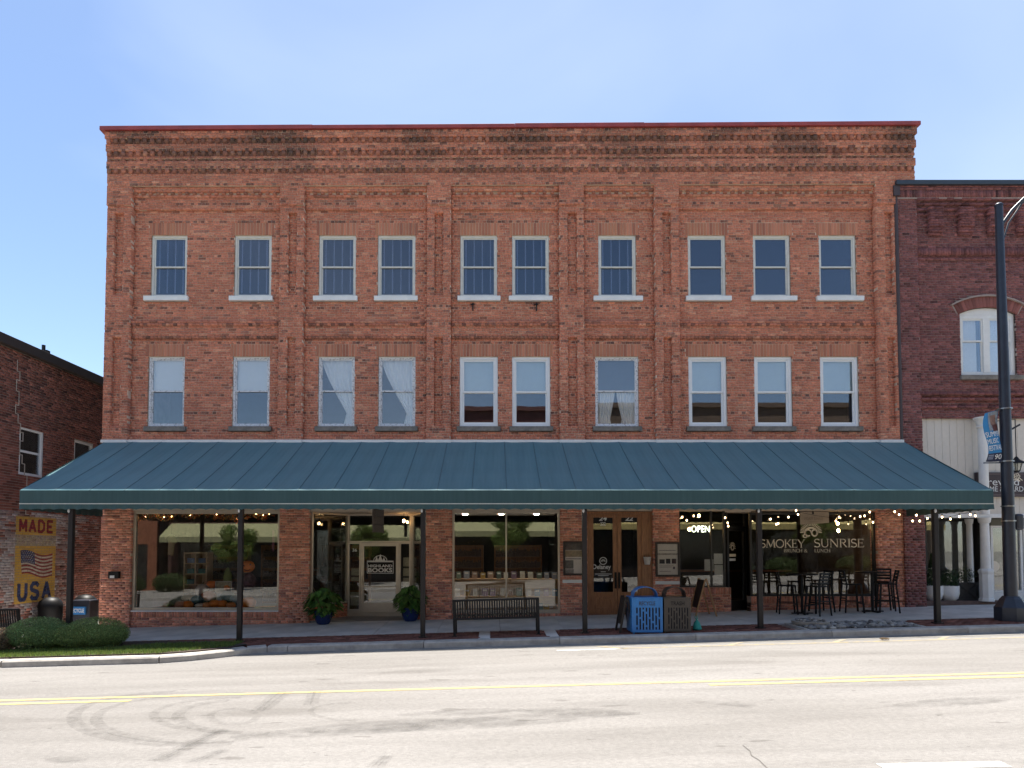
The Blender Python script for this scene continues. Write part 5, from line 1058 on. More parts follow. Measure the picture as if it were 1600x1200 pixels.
def table(px, label):
    x = X_(px, 930, -.95); z = zw(x, -.95); t = thing('cafe_table', label, 'table', (x, -.95, z)); MB().lathe([(.38, 1.04), (.40, 1.05), (.40, 1.07), (.38, 1.08)], (x, -.95, z), 28).build('top', M_black, t, smooth=True); MB().lathe([(.035, .03), (.035, 1.039)], (x, -.95, z), 10).build('column', M_black, t)
    for a in (0, 1): MB().bar((x-.28*math.cos(a*1.57), -.95-.28*math.sin(a*1.57), z+.018+.001*a), (x+.28*math.cos(a*1.57), -.95+.28*math.sin(a*1.57), z+.018+.001*a), .06, .03).build('foot', M_black, t)
table(1253, 'black high cafe table under the painted window lettering'); table(1363, 'black high cafe table beside the brick corner pier')
st0 = stool(); used = [0]
def put(px, y, rz, lab):
    o = st0 if not used[0] else copy_tree(st0); used[0] = 1; x = X_(px, 930, y); o.location = (x, y, zw(x, y)); o.rotation_euler = (0, 0, R(rz)); o['label'] = lab; o['group'] = 'bar stools at the cafe tables'
put(1230, -.85, 75, 'black slat-back bar stool left of the table under the lettering'); put(1277, -1.35, 205, 'black slat-back bar stool turned back to the street by the lettering table'); put(1283, -.65, -80, 'black slat-back bar stool right of the lettering table near the glass')
put(1331, -.95, 80, 'black slat-back bar stool left of the corner table'); put(1386, -1.1, -110, 'black slat-back bar stool right of the corner table against the pier'); put(1379, -.5, -40, 'black slat-back bar stool behind the corner table')
# bushes
def bush(x, y, rx, ry, h, n, base, label):
    t = thing('bush', label, 'bush', (x, y, zw(x, -3.8))); z = zw(x, -3.8)+.02; P = []; N = []
    lob = [(0, 0, 1)]+[(random.uniform(-.7, .7), random.uniform(-.6, .6), random.uniform(.45, .7)) for _ in range(9)]
    for lx, ly, s in lob:
        p, d = blob_points((x+lx*rx*.62, y+ly*ry*.62, z+h*.42*(.75+.3*s)), (rx*s*.68, ry*s*.72, h*.52*s), int(n*s*s/3.2), .72); k = p[:, 2] > z; P.append(p[k]); N.append(d[k])
    P = np.vstack(P); N = np.vstack(N); N[:, 2] += .4; me = leaf_mesh('foliage', P-np.array(wpos(t)), N, .020, leaf_cols(base, len(P), .4), M_leaf, .26, 1.1); link('foliage', me, t, wpos(t))['kind'] = 'stuff'
    m = MB(); [m.tube([(x, y, z-.05), (x+random.uniform(-.5, .5)*rx, y+random.uniform(-.5, .5)*ry, z+h*.6)], [.02, .006], 5) for _ in range(14)]; m.build('twigs', mat('twig', (.07, .05, .035), .9), t)
bush(X_(62, 980, -3.5), -3.5, 1.10, .66, .76, 40000, (.17, .27, .10), 'rounded grey-green bush on the left of the planting strip'); bush(X_(150, 980, -3.5), -3.48, 1.08, .66, .72, 40000, (.19, .28, .095), 'rounded green bush on the right, nearest the pavement'); bush(X_(8, 980, -3.6), -3.7, .45, .4, .55, 9000, (.18, .14, .08), 'small brownish bush at the far left of the planting strip')
# bins in the alley
for k, (x, y, c) in enumerate(((-12.15, .9, M_black), (-12.62, .1, M_black))):
    t = thing('alley_bin', ['black domed bin at the alley mouth beside the brick corner', 'black domed bin at the alley mouth below the painted flag'][k], 'bin', (x, y, zg(x))); z = zg(x); MB().lathe([(.26, 0), (.29, .05), (.30, .62)], (x, y, z), 20).build('drum', c, t, smooth=True); MB().lathe([(.31, .62), (.31, .68), (.27, .80), (.17, .89), (.04, .92)], (x, y, z), 20).build('dome_lid', c, t, smooth=True)
t = thing('recycling_tub', 'blue recycling tub with a lettered panel behind the left bushes', 'bin', (-11.8, .35, zg(-11.8))); z = zg(-11.8); MB().box(-12.05, -11.6, .05, .1, z+.40, z+.62).build('front', mat('bin_recycle', (.02, .16, .42), .42), t); MB().box(-12.05, -11.5, .1, .5, z, z+.8).build('body', M_navy, t, bevel=.02); fit(text_mb('RECYCLE', .02), -12.02, -11.63, z+.46, z+.57, .046).build('lettering', M_letw, t)
tag(MB().ball((0, 0, 0), (.11, .05, .02), 10, 6).xf(lambda x, y, z: (x+roadpt(1382, 1001)[0], y+roadpt(1382, 1001)[1], zr(8, -4.5)+.045+.005*8*.027*0+z+.03*noise.noise(Vector((x*20, y*20, 1)))+SL*(roadpt(1382,1001)[0]-8))).build('dry_leaf', mat('dry_leaf', (.12, .08, .04), .9, var=.5, scale=30)), 'curled brown dry leaf lying on the road near the kerb', 'leaf')
# ================================================================ left building (painted side wall)
LX = -13.0
lw = thing('corner_building', 'dark brick building with a faded painted flag sign on its whitewashed side wall', 'building', (LX, 0, 0))
ya = FX(2, 540, LX)[0]; ztop = FX(60, 562, LX)[1]-.0; Y0, Y1 = -1.72, 9.0
sy0, sz1 = FX(25, 808, LX); sy1 = FX(88, 812, LX)[0]; sz0 = FX(55, 940, LX)[1]
ZWH = FX(60, 797, LX)[1]-.05
def pal_left(u, z, hd):
    k = math.exp(random.gauss(0, .22)); c = (.215*k, .08*k, .058*k)
    if random.random() < .25: c = (.115*k, .045*k, .037*k)
    if z < ZWH and u < 6:
        w = .50+.7*vn(u, z, .7, 2)+.5*vn(u, z, 3.5, 6)-max(0, u-.9)*.42+random.gauss(0, .22); w = max(0, min(.8, w)); c = tuple(c[i]*(1-w)+(.42, .40, .39)[i]*w for i in range(3))
    return c
lwin = [(*sorted((FX(30, 700, LX)[0], FX(68, 700, LX)[0])), FX(49, 744, LX)[1], FX(49, 670, LX)[1]), (*sorted((FX(116, 700, LX)[0], FX(146, 700, LX)[0])), FX(130, 690, LX)[1]-1.5, FX(130, 690, LX)[1])]
B = []; field(B, Y0, Y1, -.7, ztop, 0, pal_left, holes=lwin, hdr=0, mort=.011)
fl = lambda x, y, z: (LX-y, x, z)
mw = MB(); wall_cells(mw, Y0, Y1, -.9, ztop, .007, lwin, .16); mw.xf(fl); lwall = mw.build('wall', M_mortar_l, lw, keep=True)
# the 300 bricks that show largest (the nearest ones beside the sign and window) as single pieces
nb = [b for b in B if b[1]-b[0] > .19]; nb.sort(key=lambda b: abs(b[0]-Y0-1.1)*1.0+abs(b[4]-3.9)*.8); pick = set(id(b) for b in nb[:290]); variants = [np_mesh('brick', box8, BF, M_brick, np.tile((.215*k, .08*k, .058*k), (8, 1))) for k in (.6, .75, .88, 1, 1.12, 1.3)]
for b in nb[:290]:
    o = bpy.data.objects.new('brick', random.choice(variants) if b[5] > ZWH else None) if b[5] > ZWH else None
    if o is None: pick.discard(id(b)); continue
    COL.objects.link(o); o.parent = lwall; o.location = Vector((LX-b[2], (b[0]+b[1])/2, b[4]))-wpos(lw); o.rotation_euler = (0, 0, math.pi/2); o.scale = (b[1]-b[0], .03, b[5]-b[4])
bricks_mesh('brickwork', [b for b in B if id(b) not in pick], M_brick, lwall, lambda V: np.stack([LX-V[:, 1], V[:, 0], V[:, 2]], 1))
MB().box(LX-8, LX-.17, Y0+.02, Y1, -.9, ztop-.1).build('shell_wall', M_dark, lw, keep=True)
ff = []; field(ff, LX-8, LX-.03, -.7, ztop, Y0, lambda x, z, h: pal_left(9, 9, h), hdr=0); bricks_mesh('front_brickwork', ff, M_brick, lwall); MB().box(LX-8, LX-.02, Y0+.007, Y0+.019, -.9, ztop).build('front_wall', M_mortar_d, lw, keep=True)
MB().box(LX-8.2, LX+.16, Y0-.15, Y1, ztop, ztop+.26).build('roof_edge', mat('dark_roof_edge', (.035, .028, .026), .6), lw, bevel=.01)
vy, vz = FX(68, 548, LX-.3); v = MB().tube([(LX-.3, vy, ztop+.2), (LX-.3, vy, ztop+.62)], .05, 10).box(LX-.36, LX-.24, vy+.06, vy+.2, ztop+.26, ztop+.5).build('roof_vent', M_bronze, lw)
for a, b, c, d in lwin:
    w = MB().frame(a, b, c, d, .07, .02, .12).xf(fl).build('window', M_white, lw, bevel=.004); MB().box(a+.071, b-.071, .06, .10, (c+d)/2-.03, (c+d)/2+.03).xf(fl).build('meeting_rail', M_white, w); MB().box(a+.071, b-.071, .08, .086, c+.071, (c+d)/2-.031).xf(fl).build('pane', M_gup, w); MB().box(a+.071, b-.071, .066, .072, (c+d)/2+.031, d-.071).xf(fl).build('pane', M_gup, w); MB().box(a+.01, b-.01, .13, .135, c, d).xf(fl).build('dark_backing', M_dark, w)
# stepped mortar repair
m = MB(); u = FX(28, 540, LX)[0]; z = ztop-.25
while z > ZWH+.2: h = random.choice([3, 4, 5])*CH; m.box(u-.012, u+.012, -.006, .004, z-h, z); nu = u+random.choice([-.11, -.11, .10]); m.box(min(u, nu)-.011, max(u, nu)+.011, -.0055, .004, z-h-.02, z-h); u = nu; z -= h+.02
m.xf(fl).build('mortar_repair', mat('repair_mortar', (.42, .36, .30), .9), lw)
# painted letters and flag
def wornpaint(name, col, hi=.4, mx_=.95):
    m = alpha_stain(name, col, .22, hi, 16, (1, 1, 1), mx_); n = m.node_tree.nodes; L = m.node_tree.links.new; g = n.new('ShaderNodeNewGeometry'); sp = n.new('ShaderNodeSeparateXYZ'); L(g.outputs['Position'], sp.inputs[0]); cb_ = n.new('ShaderNodeCombineXYZ'); L(sp.outputs[1], cb_.inputs[0]); L(sp.outputs[2], cb_.inputs[1])
    bt = n.new('ShaderNodeTexBrick'); bt.inputs['Scale'].default_value = 1; bt.inputs['Brick Width'].default_value = .215; bt.inputs['Row Height'].default_value = CH; bt.inputs['Mortar Size'].default_value = .006; bt.inputs['Color1'].default_value = (1, 1, 1, 1); bt.inputs['Color2'].default_value = (.8, .8, .8, 1); bt.inputs['Mortar'].default_value = (.3, .3, .3, 1); L(cb_.outputs[0], bt.inputs[0])
    b = n['Principled BSDF']; src = b.inputs['Alpha'].links[0].from_socket; mu = n.new('ShaderNodeMath'); mu.operation = 'MULTIPLY'; L(src, mu.inputs[0]); L(bt.outputs['Color'], mu.inputs[1]); L(mu.outputs[0], b.inputs['Alpha']); return m
P_yel = wornpaint('sign_yellow', (.50, .30, .055), .42, 1.0); P_yelw = wornpaint('sign_yellow_worn', (.44, .36, .22), .62, .8)
P_red = wornpaint('sign_red', (.22, .02, .03)); P_blue = wornpaint('sign_blue', (.02, .035, .11)); P_whi = wornpaint('sign_white', (.50, .45, .38))
SW = sy1-sy0; lz = lambda py: FX(56, py, LX)[1]
for za, zb_, pm in ((lz(808), lz(836), P_yel), (lz(836), lz(853), P_yelw), (lz(853), lz(941), P_yel)): MB().quad((sy0, -.0035, zb_), (sy1, -.0035, zb_), (sy1, -.0035, za), (sy0, -.0035, za)).xf(fl).build('sign_ground', pm, lw)
BLK = {'M': [[(0,0),(0,1),(.5,.25),(1,1),(1,0)]], 'A': [[(0,0),(.5,1),(1,0)], [(.2,.32),(.8,.32)]], 'D': [[(0,0),(0,1),(.55,1),(.95,.75),(.95,.25),(.55,0),(0,0)]], 'E': [[(.9,1),(0,1),(0,0),(.9,0)], [(0,.5),(.7,.5)]],
 'U': [[(0,1),(0,.25),(.2,0),(.75,0),(.95,.25),(.95,1)]], 'S': [[(.95,.85),(.7,1),(.25,1),(0,.8),(.05,.6),(.9,.4),(.95,.2),(.7,0),(.2,0),(0,.15)]]}
def block(word, u0, u1, z0, z1, wt, m):
    n = len(word); cw = (u1-u0)/n
    for k, c in enumerate(word):
        b = MB(); [b.stroke([(u0+k*cw+wt/2+p*(cw*.86-wt), z0+wt/2+q*(z1-z0-wt)) for p, q in st], wt, -.0065-.0004*j, -.0055) for j, st in enumerate(BLK[c])]; b.xf(fl).build('lettering', m, lw)
block('MADE', sy0+.07*SW, sy1-.03*SW, lz(833), lz(811), .085, P_red); block('USA', sy0+.07*SW, sy1-.05*SW, lz(938), lz(908), .12, P_blue)
fz1, fz0 = lz(861), lz(897); f0, f1 = sy0+.12*SW, sy1-.08*SW
def wv(u): return .05*math.sin(u*6.5+.4)-.10*u
for i in range(13):
    m = MB(); n = 12; h = (fz1-fz0)/13
    for k in range(n+1): u = k/n; x = f0+(f1-f0)*u+.12*(i/13)*(1-u)*.6; zt_ = fz1-i*h+wv(u); m.v += [(x, -.005, zt_), (x, -.005, zt_-h)]
    m.f = [(2*k, 2*k+1, 2*k+3, 2*k+2) for k in range(n)]; m.xf(fl).build('flag_stripe', P_red if i % 2 == 0 else P_whi, lw)
m = MB(); n = 6; h = (fz1-fz0)/13*7
for k in range(n+1): u = .42*k/n; m.v += [(f0+(f1-f0)*u, -.0065, fz1+wv(u)), (f0+(f1-f0)*u+.03, -.0065, fz1-h+wv(u))]
m.f = [(2*k, 2*k+1, 2*k+3, 2*k+2) for k in range(n)]; m.xf(fl).build('flag_canton', P_blue, lw)
m = MB()
for j in range(6):
    for k in range(6): u = .03+.37*(k+.5*(j % 2))/6; x = f0+(f1-f0)*u+.02; z = fz1+wv(u)-h*(j+.6)/6.3; s = .022; m.prism([(x+s*(1 if q % 2 == 0 else .45)*math.sin(q*math.pi/5), z+s*(1 if q % 2 == 0 else .45)*math.cos(q*math.pi/5)) for q in range(10)], -.008, -.007)
m.xf(fl).build('flag_stars', P_whi, lw)['kind'] = 'stuff'

# ================================================================ right building
rb = thing('neighbour_building', 'purplish brick two-storey shop with white arched window and panelled white shopfront', 'building', (13, 0, 0))
RX0, RX1 = X_(1405, 500, -.14), 19.0; RZT = Z_(292, -.14); YF = -.14
def pal_right(x, z, hd):
    k = math.exp(random.gauss(0, .16)); c = (.225, .085, .078) if random.random() < .75 else (.185, .075, .075); g = 1+.2*vn(x, z, .9, 7); s = .5 if random.random() < .04 else 1; return tuple(v*k*g*s for v in c)
ax0, ax1, az0, az1 = X_(1501, 530, -.1), X_(1588, 530, -.1), S(Z_(587, -.1)), Z_(480, -.1)
acx = (ax0+ax1)/2; asp_z = Z_(490, -.1)   # springing
rise = az1-asp_z; rad = ((ax1-ax0)**2/4+rise**2)/(2*rise)
rh = [(ax0, ax1, az0, asp_z)]
zz = asp_z
while zz < az1+.32:   # stepped cut for the segmental arch and its hood
    dz = zz+CH/2-(az1-rad); R2 = rad+.36; half = math.sqrt(max(0, R2*R2-dz*dz)) if dz < R2 else 0; half = min(half, (ax1-ax0)/2+.12)
    if half > 0: rh.append((acx-half, acx+half, zz, zz+CH))
    zz += CH
shop_top = Z_(652, -.1); pilx = X_(1437, 500, -.14)
B = []
field(B, pilx, RX1, S(shop_top), S(RZT)-4*CH, YF+.05, pal_right, holes=rh, hdr=0, dep=.05)
field(B, RX0, pilx, S(zg(11)-.2), S(RZT)-4*CH, YF, pal_right, hdr=0, dep=.12, bl=.2)
c1, c2, c3, c4 = Zp(316), Zp(322), Zp(330), Zp(338)
field(B, RX0, RX1, S(RZT)-2*CH, S(RZT), YF-.06, pal_right, hdr=0, dep=.2)
soldiers(B, RX0, RX1, S(RZT)-5*CH, S(RZT)-2*CH, YF-.04, pal_right, dep=.2)
for i in range(4): field(B, pilx, RX1, S(RZT)-(7+2*i)*CH+CH, S(RZT)-(5+2*i)*CH, YF-.03+.018*i, pal_right, hdr=0, dep=.1)
xx = X_(1448.5, 340, YF); i = 0
for px in (1450, 1497, 1543, 1588, 1634, 1680):   # corbel brackets
    a, b = X_(px, 345, YF), X_(px+22, 345, YF); z1 = Z_(326, YF); z0 = Z_(366, YF); field(B, a, b, S(z0)+3*CH, S(z1), YF-.09, pal_right, hdr=0, dep=.16); field(B, a, b, S(z0)+CH, S(z0)+3*CH, YF-.05, pal_right, hdr=0, dep=.08); field(B, a, b, S(z0), S(z0)+CH, YF-.015, pal_right, hdr=0, dep=.06)
zb1 = Z_(397, YF); soldiers(B, pilx, RX1, S(zb1), S(zb1)+.2, YF-.01, pal_right, dep=.08); field(B, pilx, RX1, S(zb1)-2*CH, S(zb1)-CH, YF+.02, pal_right, hdr=0, dep=.06)
for k, py in enumerate((612, 622, 632)): z = S(Z_(py, YF)); field(B, pilx, RX1, z-CH, z+CH*.0, YF-.06+.03*k, pal_right, hdr=0, dep=.1)
for k in range(3): pass
rm = MB(); wall_cells(rm, pilx, RX1, shop_top, RZT, YF+.058, [rh[0]]+rh[1:], .0); rm.quad((ax0, YF+.058, az0), (ax0, YF+.058, asp_z), (ax0, .1, asp_z), (ax0, .1, az0)); rm.quad((ax1, YF+.058, az0), (ax1, YF+.058, asp_z), (ax1, .1, asp_z), (ax1, .1, az0))
rm.box(RX0+.006, pilx-.006, YF+.008, .25, -.1, RZT-.3); rm.box(RX0+.006, RX1, YF-.03, .2, RZT-.36, RZT-.01)
rwall = rm.build('wall', mat('mortar_right', (.34, .27, .24), .95, var=.2), rb, keep=True); bricks_mesh('brickwork', B, M_brick, rwall)
n = 19; ang = math.asin(min(1, (ax1-ax0)/2/rad)); bmr = [np_mesh('brick', box8, BF, M_brick, np.tile((.225*k, .085*k, .072*k), (8, 1))) for k in (.7, .85, 1, 1.15, 1.3)]
for i in range(n):   # fanned arch bricks
    a = -ang*1.06+2*ang*1.06*(i+.5)/n
    for rr0_, rl_ in ((rad+.005, .30),):
        o = bpy.data.objects.new('brick', random.choice(bmr)); COL.objects.link(o); o.parent = rwall; o.location = Vector((acx+rr0_*math.sin(a), YF+.03, az1-rad+rr0_*math.cos(a)))-wpos(rb); o.scale = (2*ang*1.06*rad/n*1.04, .05, rl_); o.rotation_euler = (0, a, 0)
hp = MB(); pts = [(acx+(rad+.33)*math.sin(-ang*1.12+2*ang*1.12*k/16), az1-rad+(rad+.33)*math.cos(-ang*1.12+2*ang*1.12*k/16)) for k in range(17)]; hp.stroke(pts, .045, YF-.02, YF+.06); hp.build('hood_mould', mat('mortar_right', (.34, .27, .24), .95), rwall)
# backing behind the hood bricks
bp2 = MB(); pp = [(acx+(rad+.32)*math.sin(-ang*1.1+2*ang*1.1*k/14), az1-rad+(rad+.32)*math.cos(-ang*1.1+2*ang*1.1*k/14)) for k in range(15)]+[(acx+(rad+.01)*math.sin(ang*1.1-2*ang*1.1*k/14), az1-rad+(rad+.01)*math.cos(ang*1.1-2*ang*1.1*k/14)) for k in range(15)]
for k in range(14): bp2.prism([pp[k], pp[k+1], pp[28-k], pp[29-k]], YF+.045, YF+.1)
bp2.build('arch_backing', mat('mortar_right', (.34, .27, .24), .95), rwall)
tym = MB(); ap = [(acx+rad*math.sin(-ang+2*ang*k/14), az1-rad+rad*math.cos(-ang+2*ang*k/14)) for k in range(15)]; tym.prism([(ax0, asp_z-.02)]+ap+[(ax1, asp_z-.02)], YF+.12, YF+.2); rw = tym.build('window', M_white, rb)
MB().frame(ax0+.004, ax1-.004, az0+.004, asp_z-.022, .10, YF+.12, YF+.22).box(acx-.09, acx+.09, YF+.115, YF+.22, az0+.105, asp_z-.125).build('frame', M_white, rw, bevel=.004)
zmid = Z_(532, -.05)
for a, b in ((ax0+.105, acx-.091), (acx+.091, ax1-.105)):
    for c, d, yq in ((az0+.105, zmid+.02, .17), (zmid-.02, asp_z-.125, .14)):
        MB().frame(a, b, c, d, .04, YF+yq, YF+yq+.03).build('sash', M_white, rw); MB().box(a+.041, b-.041, YF+yq+.01, YF+yq+.014, c+.041, d-.041).build('pane', M_gup, rw)
    MB().box(a+.02, b-.10, YF+.26, YF+.27, az0+.1, asp_z-.1).build('roller_shade', M_shade, rw)
MB().box(ax0-.05, ax1+.14, YF-.03, YF+.118, az0-.13, az0+.002).build('sill', M_stone, rw, bevel=.01)
MB().box(RX0+.3, RX1, .3, 15, 4.1, RZT-.6).build('shell_wall', M_dark, rb, keep=True)
MB().box(RX0-.06, RX1, YF-.14, .4, RZT+.002, RZT+.13).build('coping', mat('slate_coping', (.035, .045, .06), .5), rb, bevel=.008)
MB().tube([(RX0-.03, YF-.02, RZT-.05), (RX0-.02, YF+.0, RZT-.4), (RX0-.02, YF+.02, 4.9)], .055, 10).box(RX0-.12, RX0+.06, YF-.09, YF+.06, RZT-.3, RZT+.0).build('downpipe', mat('dark_downpipe', (.055, .035, .033), .5), rb)
# white panelled frieze
z1 = shop_top; z0 = Z_(800, -.1); x = pilx+.003
bw = .215; MB().box(pilx, RX1, .03, .1, z0-.1, z1).build('frieze_backing', M_white, rb)
cream = mat('cream_board', (.66, .60, .52), .6, var=.05)
while x < RX1: MB().box(x+.004, x+bw-.004, .0, .029, z0-.05, z1-.01).build('frieze_board', cream, rb); x += bw
sg_ = MB().box(X_(1527, 755, -.12), 15.6, -.10, -.02, Z_(776, -.1), Z_(738, -.1)).build('sign_board', mat('dark_plum_sign', (.045, .025, .03), .5), rb)
MB().frame(X_(1530, 755, -.12), 15.57, Z_(774, -.1), Z_(740, -.1), .02, -.107, -.101).build('sign_border', mat('sign_edge', (.16, .12, .12), .6), sg_)
fit(text_mb('Brevard', 0), X_(1533, 755, -.11), X_(1592, 755, -.11), Z_(758.5, -.11), Z_(747, -.11), -.112).build('lettering', M_letw, sg_); fit(text_mb('HOME & GARDEN', 0), X_(1531, 767, -.11), X_(1612, 767, -.11), Z_(768, -.11), Z_(760, -.11), -.112).build('lettering', M_letw, sg_)
fl_ = MB(); fx_, fz_ = F(1589, 744, -.115)
for k in range(5): fl_.stroke(arc(fx_+.05*math.cos(k*1.257), fz_+.05*math.sin(k*1.257), .035, .035, 0, 360, 8), .02, -.115, -.112)
fl_.stroke([(fx_, fz_), (fx_+.15, fz_-.12)], .02, -.115, -.112); fl_.stroke(arc(fx_-.05, fz_-.16, .14, .06, 20, 200, 8), .03, -.115, -.112); fl_.build('flower_mark', M_let, sg_)
# shopfront of the neighbour
yb_ = .9
MB().box(pilx, RX1, -.05, .12, z0-.16, z0-.051).build('beam', M_white, rb, bevel=.01); MB().box(pilx-.05, RX1, .0, 1.2, zg(13)-.4, zg(12)+.14).build('entry_step', mat('dark_step', (.14, .09, .075), .9, var=.3), rb)
PL = Z_(938, -.3)
def colm(px, y, r, base, cap):
    x = X_(px, 880, y); zb = zg(12)+.141; zt = z0-.161
    c = MB().lathe([(r*1.15, 0), (r*1.15, .04), (r, .07), (r*.88, zt-zb-.16), (r*1.15, zt-zb-.12), (r*1.3, zt-zb)], (x, y, zb+base), 18) if base == 0 else MB().lathe([(r, base), (r*.86, zt-zb-.16), (r*1.15, zt-zb-.12), (r*1.3, zt-zb)], (x, y, zb), 18)
    o = c.build('column', M_white, rb, smooth=True)
    if base: MB().lathe([(r*1.5, 0), (r*1.5, .06), (r*1.32, .10), (r*1.32, base-.16), (r*1.5, base-.1), (r*1.5, base-.05), (r*1.1, base)], (x, y, zb), 8, R(22.5)).build('pedestal', M_white, o)
    return x
colm(1540, -.01, .125, .92, True); xc2 = colm(1516, .6, .085, 0, False)
xfr = X_(1540, 700, -.4); hz = Z_(652, -.4)
MB().lathe([(.115, -1.2), (.115, 1.22), (.15, 1.25), (.15, 1.29), (.13, 1.31), (.17, 1.45), (.21, 1.49), (.21, 1.53)], (xfr, -.3, Z_(737, -.3)), 18).build('upper_column', M_white, rb, smooth=True)
zs_ = zg(12)+.14
def nwin(px0, px1, y, zb, zt, fm): 
    x0, x1 = X_(px0, 870, y), X_(px1, 870, y); f = MB().frame(x0, x1, zb, zt, .06, y-.05, y+.05).build('shop_window', fm, rb); MB().box(x0+.061, x1-.061, y-.004, y+.004, zb+.061, zt-.061).build('pane', M_gstore, f); return f
nwin(1444, 1521, yb_, zs_+.25, z0-.165, M_blackf); nwin(1547, 1596, .45, zs_+.22, 2.62, M_white); nwin(1598, 1660, .45, zs_+.22, 2.62, M_white); MB().box(X_(1547, 870, .45), RX1, .4, .5, 2.63, z0-.165).build('transom_panel', mat('grey_green_panel', (.14, .14, .11), .7), rb); MB().box(X_(1547, 870, .45), RX1, .38, .52, zs_, zs_+.215).build('stall_riser', M_white, rb); MB().box(X_(1444, 870, yb_), X_(1521, 870, yb_), .86, .94, zs_, zs_+.245).build('stall_riser', M_blackf, rb)
MB().box(X_(1444, 870, .9)-.4, RX1, 3.2, 3.3, zs_, 4.2).build('back_wall', M_dark, rb); MB().box(pilx, RX1, .12, 3.2, 3.6, 3.7).build('shop_ceiling', M_dark, rb); MB().box(X_(1521, 870, .9), X_(1547, 870, .45)+.02, .47, .93, zs_, 3.4).build('door_return', M_blackf, rb)
MB().lathe([(.16, 0), (.16, .008)], (0, 0, 0), 20).xf(lambda x, y, z: (X_(1553, 885, .44)+x, .43+z, Z_(885, .44)+y)).build('round_emblem', M_let, rb)
# wall lantern
ln_ = thing('hanging_lantern', 'black carriage lantern hanging on a rod before the white boards', 'lantern', (X_(1588, 718, -.7), -.7, Z_(735, -.7))); lx, lzb = X_(1588, 718, -.7), Z_(736, -.7)
MB().lathe([(.075, 0), (.10, .02), (.125, .20), (.13, .205)], (lx, -.7, lzb), 6).build('glass_body', glass('lantern_glass', (.8, .8, .75), .1), ln_); MB().lathe([(.20, .21), (.17, .25), (.08, .31), (.05, .36), (.02, .40)], (lx, -.7, lzb), 12).build('roof_cap', M_black, ln_, smooth=True); MB().lathe([(.06, -.03), (.085, -.001)], (lx, -.7, lzb), 6).build('base', M_black, ln_)
for k in range(6): a = k*math.pi/3; MB().bar((lx+.08*math.cos(a), -.7+.08*math.sin(a), lzb), (lx+.132*math.cos(a), -.7+.132*math.sin(a), lzb+.21), .012).build('rib', M_black, ln_)
MB().tube([(lx, -.7, lzb+.39), (lx, -.7, Z_(655, -.7)), (lx, .02, Z_(650, -.7))], .012, 6).build('rod', M_black, ln_)
# plants by the neighbour's step
for k, px in enumerate((1459, 1484)):
    y = .32; x = X_(px, 930, y); t = thing('white_planter', ['round white planter with a clipped cone shrub beside the brick pier', 'round white planter with loose greenery beside the dark crate'][k], 'planter', (x, y, zs_)); MB().lathe([(.14, 0), (.20, .06), (.235, .2), (.24, .42), (.215, .42), (.2, .38), (.01, .38)], (x, y, zs_), 22).build('pot', M_vinyl, t, smooth=True)
    n = 1500
    if k == 0: u = RNG.random(n)**.8; a = RNG.uniform(0, 6.28, n); r = .21*(1-u*.75)*RNG.uniform(.7, 1, n); P = np.stack([x+r*np.cos(a), y+r*np.sin(a), zs_+.4+u*.95], 1); N = np.stack([np.cos(a), np.sin(a), .3+0*a], 1)
    else: P, N = blob_points((x, y, zs_+.62), (.27, .24, .28), 700, .3)
    link('foliage', leaf_mesh('foliage', P-np.array(wpos(t)), N, .03, leaf_cols((.035, .07, .025), len(P), .35), M_leaf, .45), t, wpos(t))['kind'] = 'stuff'
x0, x1 = X_(1497, 930, .25), X_(1531, 930, .25); t = thing('crate_planter', 'dark wooden crate planter with cross braces and wispy plants', 'planter', ((x0+x1)/2, .3, zs_)); cm = mat('crate_black', (.02, .02, .02), .6, var=.3)
MB().box(x0+.01, x1-.01, .27, .58, zs_+.01, zs_+.50).build('box', cm, t); MB().frame(x0, x1, zs_, zs_+.52, .05, .245, .268).build('rim', cm, t); MB().bar((x0+.06, .258, zs_+.07), (x1-.06, .258, zs_+.45), .04, .014, up=(0, 1, 0)).build('brace', cm, t); MB().bar((x0+.06, .25, zs_+.45), (x1-.06, .25, zs_+.07), .04, .014, up=(0, 1, 0)).build('brace', cm, t)
P, N = blob_points(((x0+x1)/2, .42, zs_+.72), (.36, .2, .25), 500, .2); link('foliage', leaf_mesh('foliage', P-np.array(wpos(t)), N, .032, leaf_cols((.06, .085, .04), len(P), .4), M_leaf, .3), t, wpos(t))['kind'] = 'stuff'

# ================================================================ street lamp with banner
ly = -3.05; lx = X_(1580, 950, ly); zb = zw(lx, ly); lp = thing('street_lamp', 'tall dark navy street lamp post with octagonal base and curved arm', 'street lamp', (lx, ly, zb))
MB().lathe([(.34, -.02), (.34, .30), (.31, .34), (.24, .46), (.22, .50), (.20, .52), (.17, .56)], (lx, ly, zb), 8, R(22.5)).build('base', M_navy, lp); ht = Z_(322, ly)-zb
MB().tube([(lx, ly, zb+.54), (lx, ly, zb+ht*.55), (lx, ly, zb+ht)], [.135, .112, .082], 16).build('pole', M_navy, lp, smooth=True); MB().lathe([(.09, 0), (.09, .03), (.05, .07), (.01, .09)], (lx, ly, zb+ht), 14).build('finial', M_navy, lp, smooth=True)
zt = Z_(352, ly); MB().tube([(lx+.05, ly, zt), (lx+.3, ly-.02, zt+.36), (lx+.75, ly-.03, zt+.80), (lx+1.5, ly-.04, zt+1.12), (lx+2.3, ly-.04, zt+1.15)], .038, 10).build('arm', M_navy, lp, smooth=True); MB().tube([(lx+.07, ly, zt-.42), (lx+.22, ly, zt+.05), (lx+.62, ly, zt+.62)], .02, 8).build('arm_brace', M_navy, lp, smooth=True)
